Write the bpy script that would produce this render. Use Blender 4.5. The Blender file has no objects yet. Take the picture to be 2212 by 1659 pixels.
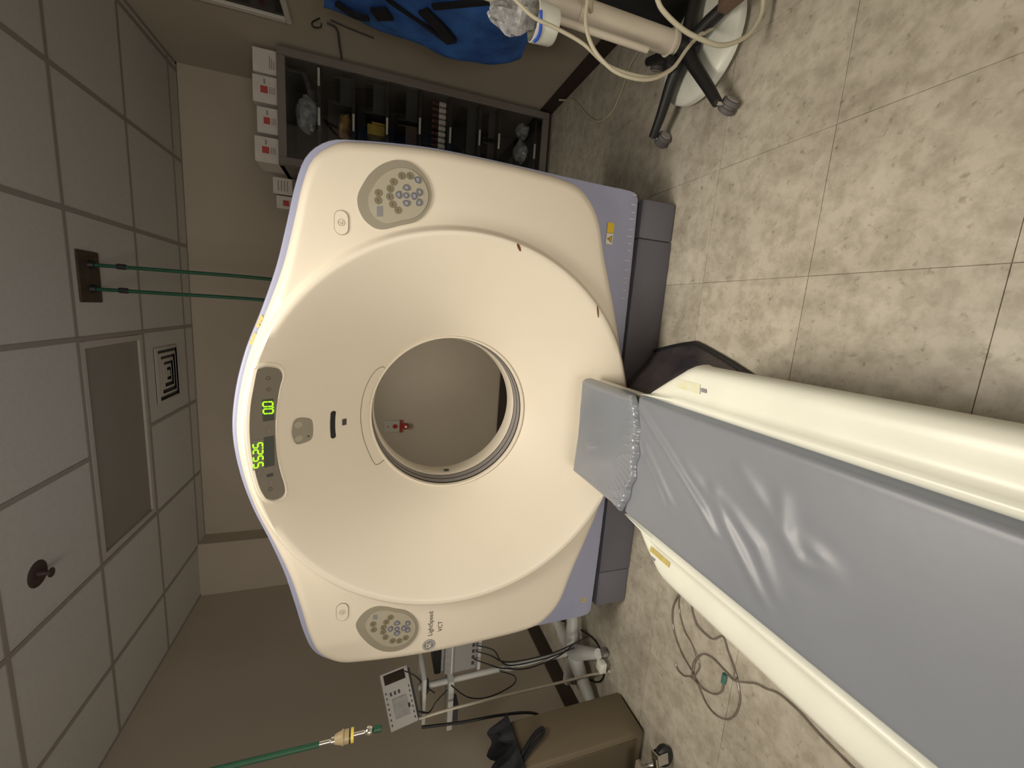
import bpy, bmesh, math, random, bisect
from mathutils import Vector, Matrix
PI = math.pi
random.seed(7)
sc = bpy.context.scene
COL = sc.collection

# ------------------------------------------------------------------ camera
# phone held sideways: room "up" points to the left edge of the frame
CAM_H = 1.354
R = Matrix(((0.07008, 0.98327, 0.16813), (-0.32023, 0.18180, -0.92973), (-0.94474, 0.01131, 0.32761)))
cam = bpy.data.cameras.new('camera')
cam.sensor_fit = 'HORIZONTAL'; cam.sensor_width = 36.0
cam.lens = 879.17 / 2212.0 * 36.0
cam.clip_start = 0.02; cam.clip_end = 60
camo = bpy.data.objects.new('camera', cam); COL.objects.link(camo)
camo.matrix_world = Matrix.Translation((0, 0, CAM_H)) @ R.to_4x4()
sc.camera = camo

# ------------------------------------------------------------------ world, lamps, exposure
w = bpy.data.worlds.new('world'); sc.world = w; w.use_nodes = True
w.node_tree.nodes['Background'].inputs[0].default_value = (0.5, 0.48, 0.44, 1)
w.node_tree.nodes['Background'].inputs[1].default_value = 0.05
vs = sc.view_settings
vs.view_transform = 'Standard'; vs.look = 'None'; vs.exposure = 0.0; vs.gamma = 1.0
vs.use_curve_mapping = False
GX0, GS = 0.9503, 0.6097      # ceiling grid: X lines GX0 - k*GS
GY0 = 1.953                   # ceiling grid: Y lines GY0 + k*GS
CEIL = 2.710
# recessed 2x4 troffers with deep louvres: their light is cut off towards the upper walls
LAMPS = [  # x0, y0, cells in x, cells in y, energy, spread
    (GX0 - 4 * GS, GY0 + GS, 2, 1, 12.0, 84),
    (GX0 - 3 * GS, GY0 - 2 * GS, 2, 1, 20.0, 112),
    (GX0 - 4 * GS, GY0 - 6 * GS, 2, 1, 12.0, 115),
]
LAMP_COL = (1.0, 0.91, 0.77)
for (x0, y0, nx, ny, en, spr) in LAMPS:
    la = bpy.data.lights.new('troffer_light', 'AREA'); la.shape = 'RECTANGLE'
    la.size = nx * GS - 0.1; la.size_y = ny * GS - 0.1; la.energy = en; la.color = LAMP_COL
    la.spread = math.radians(spr)
    lo = bpy.data.objects.new('troffer_light', la); COL.objects.link(lo)
    lo.location = (x0 + nx * GS / 2, y0 + ny * GS / 2, CEIL - 0.008)
# area light for an unseen lit doorway, inferred in the wall behind the viewpoint
DOOR = (-1.25, -0.25, 2.08)      # x0, x1, height
la = bpy.data.lights.new('corridor_light', 'AREA'); la.shape = 'RECTANGLE'
la.size = DOOR[1] - DOOR[0]; la.size_y = DOOR[2]; la.energy = 68.0; la.color = (1.0, 0.92, 0.80)
lo = bpy.data.objects.new('corridor_light', la); COL.objects.link(lo)
lo.location = ((DOOR[0] + DOOR[1]) / 2, -2.62, DOOR[2] / 2); lo.rotation_euler = (math.radians(90), 0, 0)

# ------------------------------------------------------------------ materials
MATS = {}
def mat(name, col, rough=0.6, metal=0.0, var=0.0, vscale=6.0, bump=0.0, bscale=60.0, spec=0.5, coat=0.0, trans=0.0, alpha=1.0, emit=None, estr=0.0, col2=None):
    if name in MATS: return MATS[name]
    m = bpy.data.materials.new(name); m.use_nodes = True
    nt = m.node_tree; b = nt.nodes['Principled BSDF']
    b.inputs['Roughness'].default_value = rough; b.inputs['Metallic'].default_value = metal
    b.inputs['Specular IOR Level'].default_value = spec
    b.inputs['Coat Weight'].default_value = coat
    b.inputs['Transmission Weight'].default_value = trans
    b.inputs['Alpha'].default_value = alpha
    tc = nt.nodes.new('ShaderNodeTexCoord')
    n = nt.nodes.new('ShaderNodeTexNoise'); n.inputs['Scale'].default_value = vscale; n.inputs['Detail'].default_value = 5
    nt.links.new(tc.outputs['Object'], n.inputs['Vector'])
    rp = nt.nodes.new('ShaderNodeValToRGB')
    c2 = col2 if col2 else tuple(c * (1 - var) for c in col)
    rp.color_ramp.elements[0].position = 0.35; rp.color_ramp.elements[1].position = 0.68
    rp.color_ramp.elements[0].color = (*c2, 1); rp.color_ramp.elements[1].color = (*col, 1)
    nt.links.new(n.outputs['Fac'], rp.inputs['Fac']); nt.links.new(rp.outputs['Color'], b.inputs['Base Color'])
    if bump > 0:
        n2 = nt.nodes.new('ShaderNodeTexNoise'); n2.inputs['Scale'].default_value = bscale; n2.inputs['Detail'].default_value = 3
        nt.links.new(tc.outputs['Object'], n2.inputs['Vector'])
        bp = nt.nodes.new('ShaderNodeBump'); bp.inputs['Strength'].default_value = bump; bp.inputs['Distance'].default_value = 0.01
        nt.links.new(n2.outputs['Fac'], bp.inputs['Height']); nt.links.new(bp.outputs['Normal'], b.inputs['Normal'])
    if emit:
        b.inputs['Emission Color'].default_value = (*emit, 1); b.inputs['Emission Strength'].default_value = estr
    MATS[name] = m
    return m

def floor_material():
    m = bpy.data.materials.new('vinyl_tile'); m.use_nodes = True; nt = m.node_tree; b = nt.nodes['Principled BSDF']
    geo = nt.nodes.new('ShaderNodeNewGeometry')
    oi = nt.nodes.new('ShaderNodeObjectInfo')
    def noise(sc_, det, rough=0.55):
        n = nt.nodes.new('ShaderNodeTexNoise'); n.inputs['Scale'].default_value = sc_; n.inputs['Detail'].default_value = det
        n.inputs['Roughness'].default_value = rough
        nt.links.new(geo.outputs['Position'], n.inputs['Vector']); return n
    def ramp(p0, c0, p1, c1, src):
        r = nt.nodes.new('ShaderNodeValToRGB'); r.color_ramp.elements[0].position = p0; r.color_ramp.elements[1].position = p1
        r.color_ramp.elements[0].color = (*c0, 1); r.color_ramp.elements[1].color = (*c1, 1)
        nt.links.new(src.outputs['Fac'], r.inputs['Fac']); return r
    a = ramp(0.32, (0.43, 0.395, 0.33), 0.68, (0.57, 0.535, 0.455), noise(3.6, 6))
    f = ramp(0.38, (0.66, 0.64, 0.60), 0.58, (1, 1, 1), noise(15, 8, 0.68))
    g = ramp(0.30, (0.55, 0.52, 0.48), 0.40, (1, 1, 1), noise(36, 4, 0.6))
    def mul(x, y, fac=1.0):
        mx = nt.nodes.new('ShaderNodeMixRGB'); mx.blend_type = 'MULTIPLY'; mx.inputs[0].default_value = fac
        nt.links.new(x, mx.inputs[1]); nt.links.new(y, mx.inputs[2]); return mx.outputs[0]
    c = mul(mul(a.outputs[0], f.outputs[0], 0.75), g.outputs[0], 0.7)
    rv = nt.nodes.new('ShaderNodeMapRange'); rv.inputs['To Min'].default_value = 0.95; rv.inputs['To Max'].default_value = 1.04
    nt.links.new(oi.outputs['Random'], rv.inputs['Value'])
    cb = nt.nodes.new('ShaderNodeCombineColor')
    for i in range(3): nt.links.new(rv.outputs[0], cb.inputs[i])
    nt.links.new(mul(c, cb.outputs[0]), b.inputs['Base Color'])
    b.inputs['Roughness'].default_value = 0.42; b.inputs['Specular IOR Level'].default_value = 0.4
    n2 = noise(9, 3); bp = nt.nodes.new('ShaderNodeBump'); bp.inputs['Strength'].default_value = 0.08; bp.inputs['Distance'].default_value = 0.01
    nt.links.new(n2.outputs['Fac'], bp.inputs['Height']); nt.links.new(bp.outputs['Normal'], b.inputs['Normal'])
    MATS['vinyl_tile'] = m
    return m

M_tile = floor_material()
M_grout = mat('tile_joint', (0.26, 0.235, 0.19), 0.9)
M_wall = mat('wall_paint', (0.42, 0.37, 0.30), 0.75, var=0.06, vscale=1.5, bump=0.05, bscale=180)
M_base = mat('rubber_baseboard', (0.035, 0.022, 0.017), 0.5, var=0.2)
M_ctile = mat('ceiling_tile', (0.46, 0.445, 0.415), 0.95, var=0.06, vscale=40, bump=0.12, bscale=140)
M_tbar = mat('ceiling_bar', (0.25, 0.225, 0.20), 0.6)
M_cream = mat('cream_cover', (0.80, 0.735, 0.62), 0.38, var=0.03, vscale=2.5, bump=0.015, bscale=300)
M_blue = mat('blue_grey_shell', (0.36, 0.385, 0.55), 0.42, var=0.05, vscale=3, bump=0.03, bscale=250)
M_plinth = mat('dark_plinth', (0.14, 0.14, 0.175), 0.5, var=0.08, vscale=4, bump=0.03, bscale=200)
M_black = mat('black_plastic', (0.012, 0.012, 0.014), 0.5, var=0.2)
M_blackcloth = mat('black_cloth', (0.012, 0.013, 0.02), 0.9, var=0.3, vscale=30, bump=0.3, bscale=120)
M_panel = mat('taupe_panel', (0.30, 0.275, 0.215), 0.45, var=0.03)
M_panel2 = mat('taupe_panel_light', (0.40, 0.37, 0.29), 0.45, var=0.03)
M_disp = mat('display_taupe', (0.20, 0.178, 0.142), 0.35, var=0.05)
M_dispwin = mat('display_window', (0.06, 0.072, 0.065), 0.2)
M_dispmark = mat('display_marks', (0.24, 0.22, 0.2), 0.5)
M_btn = mat('button_olive', (0.20, 0.175, 0.115), 0.5)
M_btnring = mat('button_outline', (0.10, 0.085, 0.05), 0.6)
M_btnb = mat('button_blue', (0.13, 0.135, 0.17), 0.5)
M_btnbl = mat('button_blue_light', (0.29, 0.29, 0.32), 0.5)
M_grey = mat('grey_print', (0.22, 0.225, 0.25), 0.6)
M_print = mat('dark_print', (0.06, 0.055, 0.06), 0.6)
M_green = mat('led_green', (0.1, 0.5, 0.0), 0.5, emit=(0.33, 1.0, 0.01), estr=1.8)
M_seam = mat('seam_dark', (0.12, 0.095, 0.07), 0.8)
M_pill = mat('pill_line', (0.30, 0.22, 0.13), 0.6)
M_stain = mat('brown_stain', (0.16, 0.055, 0.02), 0.8, var=0.4, vscale=120)
M_window = mat('scan_window_grey', (0.34, 0.32, 0.32), 0.35)
M_yellow = mat('label_yellow', (0.75, 0.52, 0.03), 0.6)
M_paper = mat('label_white', (0.75, 0.70, 0.64), 0.7)
M_white = mat('white_enamel', (0.76, 0.775, 0.70), 0.35, var=0.06, vscale=7, bump=0.02, bscale=120)
M_pad = mat('grey_vinyl_pad', (0.21, 0.228, 0.268), 0.40, var=0.07, vscale=3.5, bump=0.05, bscale=16, spec=0.5)
M_cush = mat('grey_vinyl_cushion', (0.215, 0.236, 0.275), 0.27, var=0.06, vscale=5, bump=0.10, bscale=22, spec=0.6)
M_skirt = mat('smoky_plastic', (0.085, 0.072, 0.075), 0.28, var=0.5, vscale=7, bump=0.2, bscale=18, col2=(0.03, 0.027, 0.035))
M_cab = mat('grey_brown_metal', (0.17, 0.148, 0.135), 0.5, var=0.06)
M_cabin = mat('cabinet_inside', (0.10, 0.092, 0.09), 0.6)
M_glass = mat('clear_glass', (0.9, 0.93, 0.93), 0.04, trans=1.0, spec=0.5)
M_shelf = mat('shelf_black', (0.018, 0.014, 0.014), 0.5)
M_clear = mat('clear_plastic', (0.62, 0.62, 0.63), 0.2, var=0.35, vscale=26, bump=0.6, bscale=40, alpha=0.75, col2=(0.3, 0.3, 0.31))
M_amber = mat('amber_glass', (0.10, 0.03, 0.012), 0.2)
M_orange = mat('orange_wrap', (0.42, 0.24, 0.05), 0.5, var=0.5, vscale=18, col2=(0.12, 0.06, 0.02))
M_bin = mat('dark_bin', (0.05, 0.048, 0.052), 0.5, var=0.2)
M_box = mat('carton_white', (0.62, 0.58, 0.54), 0.75, var=0.08, vscale=14)
M_red = mat('label_red', (0.42, 0.06, 0.06), 0.7)
M_boxprint = mat('carton_grey_print', (0.30, 0.26, 0.24), 0.8)
M_bag = mat('blue_bag', (0.05, 0.20, 0.64), 0.5, var=0.45, vscale=6, bump=0.6, bscale=14, col2=(0.018, 0.08, 0.33))
M_pole = mat('cream_pole', (0.62, 0.565, 0.475), 0.4, var=0.05)
M_hosec = mat('cream_hose', (0.52, 0.485, 0.37), 0.5, var=0.1)
M_wheel = mat('grey_wheel', (0.105, 0.096, 0.096), 0.6)
M_wheelhub = mat('grey_wheel_hub', (0.30, 0.28, 0.265), 0.6)
M_chrome = mat('chrome', (0.75, 0.74, 0.72), 0.18, metal=1.0)
M_brown = mat('brown_clamp', (0.13, 0.085, 0.06), 0.6)
M_hose = mat('green_hose', (0.012, 0.085, 0.045), 0.5, var=0.15, vscale=30)
M_brass = mat('ivory_connector', (0.42, 0.33, 0.19), 0.4)
M_yel2 = mat('yellow_band', (0.80, 0.65, 0.10), 0.4)
M_gasbox = mat('brown_outlet_plate', (0.055, 0.035, 0.022), 0.6, var=0.4, vscale=25)
M_fix = mat('grey_diffuser', (0.225, 0.205, 0.18), 0.5, var=0.05, vscale=2)  # grey panel without glow; the troffer_light just below gives the light
M_vent = mat('vent_metal', (0.40, 0.375, 0.335), 0.5)
M_sprk = mat('sprinkler_rust', (0.05, 0.025, 0.02), 0.6, var=0.4, vscale=60)
M_mon = mat('monitor_grey', (0.50, 0.48, 0.47), 0.5, var=0.05)
M_screen = mat('dead_screen', (0.03, 0.02, 0.015), 0.15)
M_dev = mat('device_grey', (0.38, 0.375, 0.375), 0.45, var=0.2, vscale=25)
M_standw = mat('stand_enamel', (0.60, 0.61, 0.59), 0.45, var=0.1, vscale=12)
M_tan = mat('tan_laminate', (0.155, 0.125, 0.08), 0.6, var=0.06, vscale=4)
M_cart = mat('pale_tan_panel', (0.33, 0.28, 0.225), 0.6, var=0.05)
M_tube = mat('clear_tubing', (0.20, 0.17, 0.14), 0.10, var=0.3, vscale=40, spec=0.8)
M_teal = mat('teal_connector', (0.05, 0.16, 0.14), 0.5)
M_clothnavy = mat('dark_jacket', (0.02, 0.021, 0.028), 0.85, var=0.55, vscale=22, bump=0.6, bscale=90)
M_bluetie = mat('bright_blue_strip', (0.03, 0.10, 0.62), 0.5)
M_outletred = mat('outlet_red', (0.30, 0.02, 0.012), 0.5)
M_outlet = mat('outlet_plate', (0.42, 0.40, 0.36), 0.5)
M_glasswin = mat('window_glass_dark', (0.004, 0.004, 0.005), 0.12)
M_trim = mat('window_trim_white', (0.55, 0.52, 0.47), 0.5)

# ------------------------------------------------------------------ mesh helpers
class MB:
    def __init__(s): s.v = []; s.f = []
    def add(s, vs_, fs_):
        o = len(s.v); s.v += [tuple(p) for p in vs_]; s.f += [tuple(i + o for i in f) for f in fs_]; return s
    def box(s, a, b, bev=0.0, seg=2, mtx=None):
        bm = bmesh.new(); bmesh.ops.create_cube(bm, size=1.0)
        for v in bm.verts:
            v.co = Vector(((a[0] + b[0]) / 2 + v.co.x * (b[0] - a[0]), (a[1] + b[1]) / 2 + v.co.y * (b[1] - a[1]), (a[2] + b[2]) / 2 + v.co.z * (b[2] - a[2])))
        if bev > 0: bmesh.ops.bevel(bm, geom=bm.edges[:], offset=bev, segments=seg, affect='EDGES', profile=0.5)
        if mtx: bm.transform(mtx)
        bm.verts.index_update()
        s.add([v.co for v in bm.verts], [[v.index for v in f.verts] for f in bm.faces]); bm.free(); return s
    def cyl(s, p0, p1, r0, r1=None, n=20, caps=True):
        r1 = r0 if r1 is None else r1
        return s.sweep([p0, p1], [r0, r1], n, caps)
    def sweep(s, P, rad, n=10, caps=True):
        P = [Vector(p) for p in P]
        if not isinstance(rad, (list, tuple)): rad = [rad] * len(P)
        vs_, fs_ = [], []
        t0 = (P[1] - P[0]).normalized()
        u = t0.orthogonal().normalized()
        for i, p in enumerate(P):
            t = (P[min(i + 1, len(P) - 1)] - P[max(i - 1, 0)]).normalized()
            u = (u - t * u.dot(t)); u = u.normalized() if u.length > 1e-6 else t.orthogonal().normalized()
            w_ = t.cross(u)
            for k in range(n):
                a = 2 * PI * k / n
                vs_.append(p + (u * math.cos(a) + w_ * math.sin(a)) * rad[i])
        for i in range(len(P) - 1):
            for k in range(n):
                k2 = (k + 1) % n
                fs_.append((i * n + k, i * n + k2, (i + 1) * n + k2, (i + 1) * n + k))
        if caps:
            fs_.append(tuple(range(n - 1, -1, -1))); fs_.append(tuple((len(P) - 1) * n + k for k in range(n)))
        return s.add(vs_, fs_)
    def tube(s, pts, r, n=8, sub=6):
        return s.sweep(catmull(pts, sub, False), r, n)
    def lathe(s, prof, c=(0, 0, 0), n=28, axis='Z'):
        vs_, fs_ = [], []
        for (r, h) in prof:
            for k in range(n):
                a = 2 * PI * k / n
                x, y = r * math.cos(a), r * math.sin(a)
                p = (x, y, h) if axis == 'Z' else ((x, h, y) if axis == 'Y' else (h, x, y))
                vs_.append((p[0] + c[0], p[1] + c[1], p[2] + c[2]))
        m = len(prof)
        for i in range(m - 1):
            for k in range(n):
                k2 = (k + 1) % n
                fs_.append((i * n + k, i * n + k2, (i + 1) * n + k2, (i + 1) * n + k))
        if prof[0][0] > 1e-4: fs_.append(tuple(range(n - 1, -1, -1)))
        if prof[-1][0] > 1e-4: fs_.append(tuple((m - 1) * n + k for k in range(n)))
        return s.add(vs_, fs_)
    def sphere(s, c, r, n=14, sq=(1, 1, 1)):
        prof = [(max(r * math.sin(PI * i / 8), 1e-5), -r * math.cos(PI * i / 8)) for i in range(9)]
        o = len(s.v); s.lathe(prof, (0, 0, 0), n)
        for i in range(o, len(s.v)):
            x, y, z = s.v[i]; s.v[i] = (x * sq[0] + c[0], y * sq[1] + c[1], z * sq[2] + c[2])
        return s
    def grid(s, fn, nu, nv):
        vs_ = [fn(i / nu, j / nv) for j in range(nv + 1) for i in range(nu + 1)]
        fs_ = [(j * (nu + 1) + i, j * (nu + 1) + i + 1, (j + 1) * (nu + 1) + i + 1, (j + 1) * (nu + 1) + i) for j in range(nv) for i in range(nu)]
        return s.add(vs_, fs_)
    def mesh(s, name, m, org=(0, 0, 0), angle=38):
        me = bpy.data.meshes.new(name)
        me.from_pydata([(p[0] - org[0], p[1] - org[1], p[2] - org[2]) for p in s.v], [], s.f)
        bm = bmesh.new(); bm.from_mesh(me); bmesh.ops.recalc_face_normals(bm, faces=bm.faces); bm.to_mesh(me); bm.free()
        me.polygons.foreach_set('use_smooth', [True] * len(me.polygons))
        me.set_sharp_from_angle(angle=math.radians(angle))
        me.materials.append(m); me.update()
        return me
    def build(s, name, m, parent=None, org=None, angle=38):
        if parent is not None: o_ = ORG[parent.name]; loc = (0, 0, 0)
        else:
            if org is None:
                xs, ys, zs = zip(*s.v); org = ((min(xs) + max(xs)) / 2, (min(ys) + max(ys)) / 2, min(zs))
            o_ = org; loc = org
        ob = bpy.data.objects.new(name, s.mesh(name, m, o_, angle)); COL.objects.link(ob)
        ob.location = loc; ORG[ob.name] = o_
        if parent is not None: ob.parent = parent
        return ob
ORG = {}
def catmull(P, n, closed=True):
    m = len(P); o = []
    for i in range(m if closed else m - 1):
        p0, p1, p2, p3 = [P[(i + k - 1) % m] if closed else P[min(max(i + k - 1, 0), m - 1)] for k in range(4)]
        for j in range(n):
            t = j / n
            o.append(tuple(.5 * ((2 * b) + (-a + c) * t + (2 * a - 5 * b + 4 * c - d) * t * t + (-a + 3 * b - 3 * c + d) * t ** 3) for a, b, c, d in zip(p0, p1, p2, p3)))
    if not closed: o.append(tuple(P[-1]))
    return o
def tag(o, label, cat, group=None):
    o['label'] = label; o['category'] = cat
    if group: o['group'] = group
    return o
def struct(o, label=None):
    o['kind'] = 'structure'
    if label: o['label'] = label
    return o
def thing(name, loc, label, cat, group=None):
    e = bpy.data.objects.new(name, None); COL.objects.link(e); e.location = loc; e.empty_display_size = 0.05
    ORG[e.name] = tuple(loc)
    return tag(e, label, cat, group)
def inst(name, me, parent, loc):
    o = bpy.data.objects.new(name, me); COL.objects.link(o); o.location = loc
    if parent is not None: o.parent = parent
    return o
def dup(root, loc, label=None, rotz=None):
    r = root.copy(); COL.objects.link(r); r.location = loc
    if rotz is not None: r.rotation_euler = (0, 0, rotz)
    if label: r['label'] = label
    for ch in list(root.children):
        c = ch.copy(); COL.objects.link(c); c.parent = r
        for g in ch.children:
            d = g.copy(); COL.objects.link(d); d.parent = c
    return r
def text_data(body, size, ext=0.0008):
    cu = bpy.data.curves.new('txt', 'FONT'); cu.body = body; cu.size = size; cu.extrude = ext; cu.resolution_u = 3
    ob = bpy.data.objects.new('txt', cu); COL.objects.link(ob)
    dg = bpy.context.evaluated_depsgraph_get(); me = ob.evaluated_get(dg).to_mesh()
    v = [tuple(p.co) for p in me.vertices]; f = [tuple(p.vertices) for p in me.polygons]
    ob.evaluated_get(dg).to_mesh_clear(); bpy.data.objects.remove(ob); bpy.data.curves.remove(cu)
    return v, f

# ------------------------------------------------------------------ room shell
XL, XR, YB, YF = -2.557, 1.62, 3.93, -2.6
JX, JY = -2.08, 3.765
floor = struct(MB().box((XL - .1, YF - .1, -0.12), (XR + .1, YB + .1, -0.004)).build('floor', M_grout, org=(0, 0, 0)), 'mottled beige vinyl tile floor')
FT = 0.4573; FX0, FY0 = 0.1919, 0.5388
tile_me = MB().box((-FT / 2 + 0.0006, -FT / 2 + 0.0006, -0.004), (FT / 2 - 0.0006, FT / 2 - 0.0006, 0.0), bev=0.0008, seg=1).mesh('tile', M_tile)
tile_cache = {}
for i in range(-7, 4):
    for j in range(-7, 8):
        x0, x1 = FX0 + i * FT, FX0 + (i + 1) * FT; y0, y1 = FY0 + j * FT, FY0 + (j + 1) * FT
        cx0, cx1, cy0, cy1 = max(x0, XL), min(x1, XR), max(y0, YF), min(y1, YB)
        if cx1 - cx0 < .01 or cy1 - cy0 < .01: continue
        if (cx0, cx1, cy0, cy1) == (x0, x1, y0, y1): inst('tile', tile_me, floor, ((x0 + x1) / 2, (y0 + y1) / 2, 0))
        else:
            c = ((cx0 + cx1) / 2, (cy0 + cy1) / 2, 0)
            hx, hy = (cx1 - cx0) / 2 - 0.0006, (cy1 - cy0) / 2 - 0.0006
            key = (round(hx, 4), round(hy, 4))
            if key not in tile_cache: tile_cache[key] = MB().box((-hx, -hy, -0.004), (hx, hy, 0.0), bev=0.0008, seg=1).mesh('tile', M_tile)
            inst('tile', tile_cache[key], floor, c)
struct(MB().box((XL - .1, YB, 0), (XR + .1, YB + .1, CEIL + .1)).build('wall_back', M_wall), 'taupe painted back wall behind the scanner')
struct(MB().box((XL, JY, 0), (JX, YB, CEIL)).build('wall_jog', M_wall), 'boxed-out corner of the back wall')
struct(MB().box((XL - .1, YF, 0), (XL, YB, CEIL + .1)).build('wall_left', M_wall), 'taupe painted left wall')
struct(MB().box((XR, YF, 0), (XR + .1, YB, CEIL + .1)).build('wall_right', M_wall), 'taupe painted right wall')
struct(MB().box((XL - .1, YF - .1, 0), (DOOR[0], YF, CEIL + .1)).box((DOOR[1], YF - .1, 0), (XR + .1, YF, CEIL + .1)).box((DOOR[0], YF - .1, DOOR[2]), (DOOR[1], YF, CEIL + .1)).build('wall_front', M_wall), 'taupe painted wall with the doorway behind the viewpoint')
struct(MB().box((DOOR[0] - .05, YF, 0), (DOOR[0], YF + .02, DOOR[2] + .05)).box((DOOR[1], YF, 0), (DOOR[1] + .05, YF + .02, DOOR[2] + .05)).box((DOOR[0], YF, DOOR[2]), (DOOR[1], YF + .02, DOOR[2] + .05)).build('trim_1', M_base), 'dark door trim behind the viewpoint')
BH = 0.105
def baseboard(name, a, b, lab):
    struct(MB().box(a, b, bev=.003, seg=1).build(name, M_base), lab)
baseboard('baseboard_back', (JX, YB - .012, 0.0), (XR, YB, BH), 'dark brown rubber baseboard on the back wall')
baseboard('baseboard_jog', (XL + .012, JY - .012, 0.0), (JX + .012, JY, BH), 'dark brown rubber baseboard on the boxed-out corner')
baseboard('baseboard_left', (XL, YF, 0.0), (XL + .012, JY - .012, BH), 'dark brown rubber baseboard on the left wall')
baseboard('baseboard_right', (XR - .012, YF, 0.0), (XR, YB - .012, BH), 'dark brown rubber baseboard on the right wall')

# ceiling: slab, lay-in tiles, T bars
ceil = struct(MB().box((XL - .1, YF - .1, CEIL + .03), (XR + .1, YB + .1, CEIL + .12)).build('ceiling', M_ctile, org=(0, 0, CEIL)), 'suspended ceiling of square lay-in tiles')
skip = set()
def cell(x0, y0): return (round((x0 - GX0) / GS), round((y0 - GY0) / GS))
for (x0, y0, nx, ny, e, sp_) in LAMPS: skip |= {cell(x0 + i * GS, y0 + j * GS) for i in range(nx) for j in range(ny)}
ct_cache = {}
for i in range(-7, 3):
    for j in range(-8, 5):
        if (i, j) in skip: continue
        x0, y0 = GX0 + i * GS, GY0 + j * GS
        cx0, cx1, cy0, cy1 = max(x0, XL), min(x0 + GS, XR), max(y0, YF), min(y0 + GS, YB)
        if cx1 - cx0 < .03 or cy1 - cy0 < .03: continue
        hx, hy = round((cx1 - cx0) / 2 - .010, 4), round((cy1 - cy0) / 2 - .010, 4)
        if (hx, hy) not in ct_cache: ct_cache[(hx, hy)] = MB().box((-hx, -hy, 0.0), (hx, hy, 0.018), bev=.003, seg=1).mesh('ceiling_tile', M_ctile)
        inst('ceiling_tile', ct_cache[(hx, hy)], ceil, ((cx0 + cx1) / 2, (cy0 + cy1) / 2, 0.0))
for i in range(-6, 3):
    x = GX0 + i * GS
    if not XL < x < XR: continue
    cuts = sorted((y0, y0 + ny * GS) for (x0, y0, nx, ny, e, sp_) in LAMPS if x0 + .1 < x < x0 + nx * GS - .1)
    ya = YF
    for (c0, c1) in cuts + [(YB, YB)]:
        MB().box((x - .012, ya, CEIL - .0035), (x + .012, c0, CEIL + .03)).build('grid_bar', M_tbar, parent=ceil); ya = c1
for j in range(-7, 4):
    y = GY0 + j * GS
    MB().box((XL, y - .011, CEIL - .002), (XR, y + .011, CEIL + .029)).build('grid_bar', M_tbar, parent=ceil)
for a, b in (((XL, YB - .02, CEIL - .003), (XR, YB, CEIL + .03)), ((XL, YF, CEIL - .003), (XL + .02, YB, CEIL + .03)), ((XR - .02, YF, CEIL - .003), (XR, YB, CEIL + .03))):
    MB().box(a, b).build('wall_angle', M_tbar, parent=ceil)

def troffer(x0, y0, nx, ny, lens, label):
    x1, y1 = x0 + nx * GS, y0 + ny * GS
    t = thing('ceiling_light', ((x0 + x1) / 2, (y0 + y1) / 2, CEIL - .002), label, 'ceiling light')
    g = .014
    MB().box((x0 + g, y0 + g, CEIL + .012), (x1 - g, y1 - g, CEIL + .026)).build('diffuser', lens, parent=t)
    wd = .035
    for a, b in (((x0 + g, y0 + g), (x1 - g, y0 + g + wd)), ((x0 + g, y1 - g - wd), (x1 - g, y1 - g)), ((x0 + g, y0 + g + wd), (x0 + g + wd, y1 - g - wd)), ((x1 - g - wd, y0 + g + wd), (x1 - g, y1 - g - wd))):
        MB().box((*a, CEIL - .002), (*b, CEIL + .012), bev=.002, seg=1).build('frame', M_vent, parent=t)
    return t
lab_ = ['dim rectangular ceiling light panel above the scanner', 'rectangular ceiling light panel over the patient table, in front of the scanner', 'rectangular ceiling light panel behind the viewpoint']
for k, (x0, y0, nx, ny, e, sp_) in enumerate(LAMPS): troffer(x0, y0, nx, ny, M_fix, lab_[k])

# square air diffuser
t = thing('air_vent', (-.575, 3.45, CEIL - .012), 'square louvred air vent in the ceiling beside the dim light panel', 'vent')
vx, vy = -.575, 3.45
MB().box((vx - .19, vy - .165, CEIL - .004), (vx + .19, vy + .165, CEIL + .0)).build('backing', M_black, parent=t)
for k in range(4):
    a = .19 - k * .042; b = .165 - k * .037; m = MB(); wd = .02; z0, z1 = CEIL - .016, CEIL - .004
    ring = []
    for (aa, bb, z) in ((a, b, z0 + .008), (a - wd, b - wd, z0), (a - wd, b - wd, z0 + .003), (a, b, z1)):
        ring.append([(vx - aa, vy - bb, z), (vx + aa, vy - bb, z), (vx + aa, vy + bb, z), (vx - aa, vy + bb, z)])
    vv = [p for r_ in ring for p in r_]; ff = []
    for q in range(4):
        for s_ in range(4): ff.append((q * 4 + s_, q * 4 + (s_ + 1) % 4, ((q + 1) % 4) * 4 + (s_ + 1) % 4, ((q + 1) % 4) * 4 + s_))
    m.add(vv, ff).build('louvre', M_vent, parent=t)
MB().box((vx - .022, vy - .018, CEIL - .014), (vx + .022, vy + .018, CEIL - .004)).build('core', M_vent, parent=t)

# sprinkler head
t = thing('sprinkler_head', (-1.25, 2.15, CEIL - .05), 'rust-dark sprinkler head with round collar on the ceiling', 'sprinkler')
MB().lathe([(.001, CEIL - .004), (.052, CEIL - .004), (.058, CEIL + .0), (.03, CEIL - .012), (.03, CEIL - .004)][:3] + [(.001, CEIL)], (-1.25, 2.15, 0)).build('collar', M_sprk, parent=t)
MB().lathe([(.001, CEIL - .002), (.016, CEIL - .004), (.012, CEIL - .03), (.006, CEIL - .04), (.001, CEIL - .041)], (-1.25, 2.15, 0), 16).build('body', M_sprk, parent=t)
MB().lathe([(.001, CEIL - .046), (.02, CEIL - .048), (.021, CEIL - .044), (.001, CEIL - .041)], (-1.25, 2.15, 0), 16).build('deflector', M_sprk, parent=t)

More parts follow.
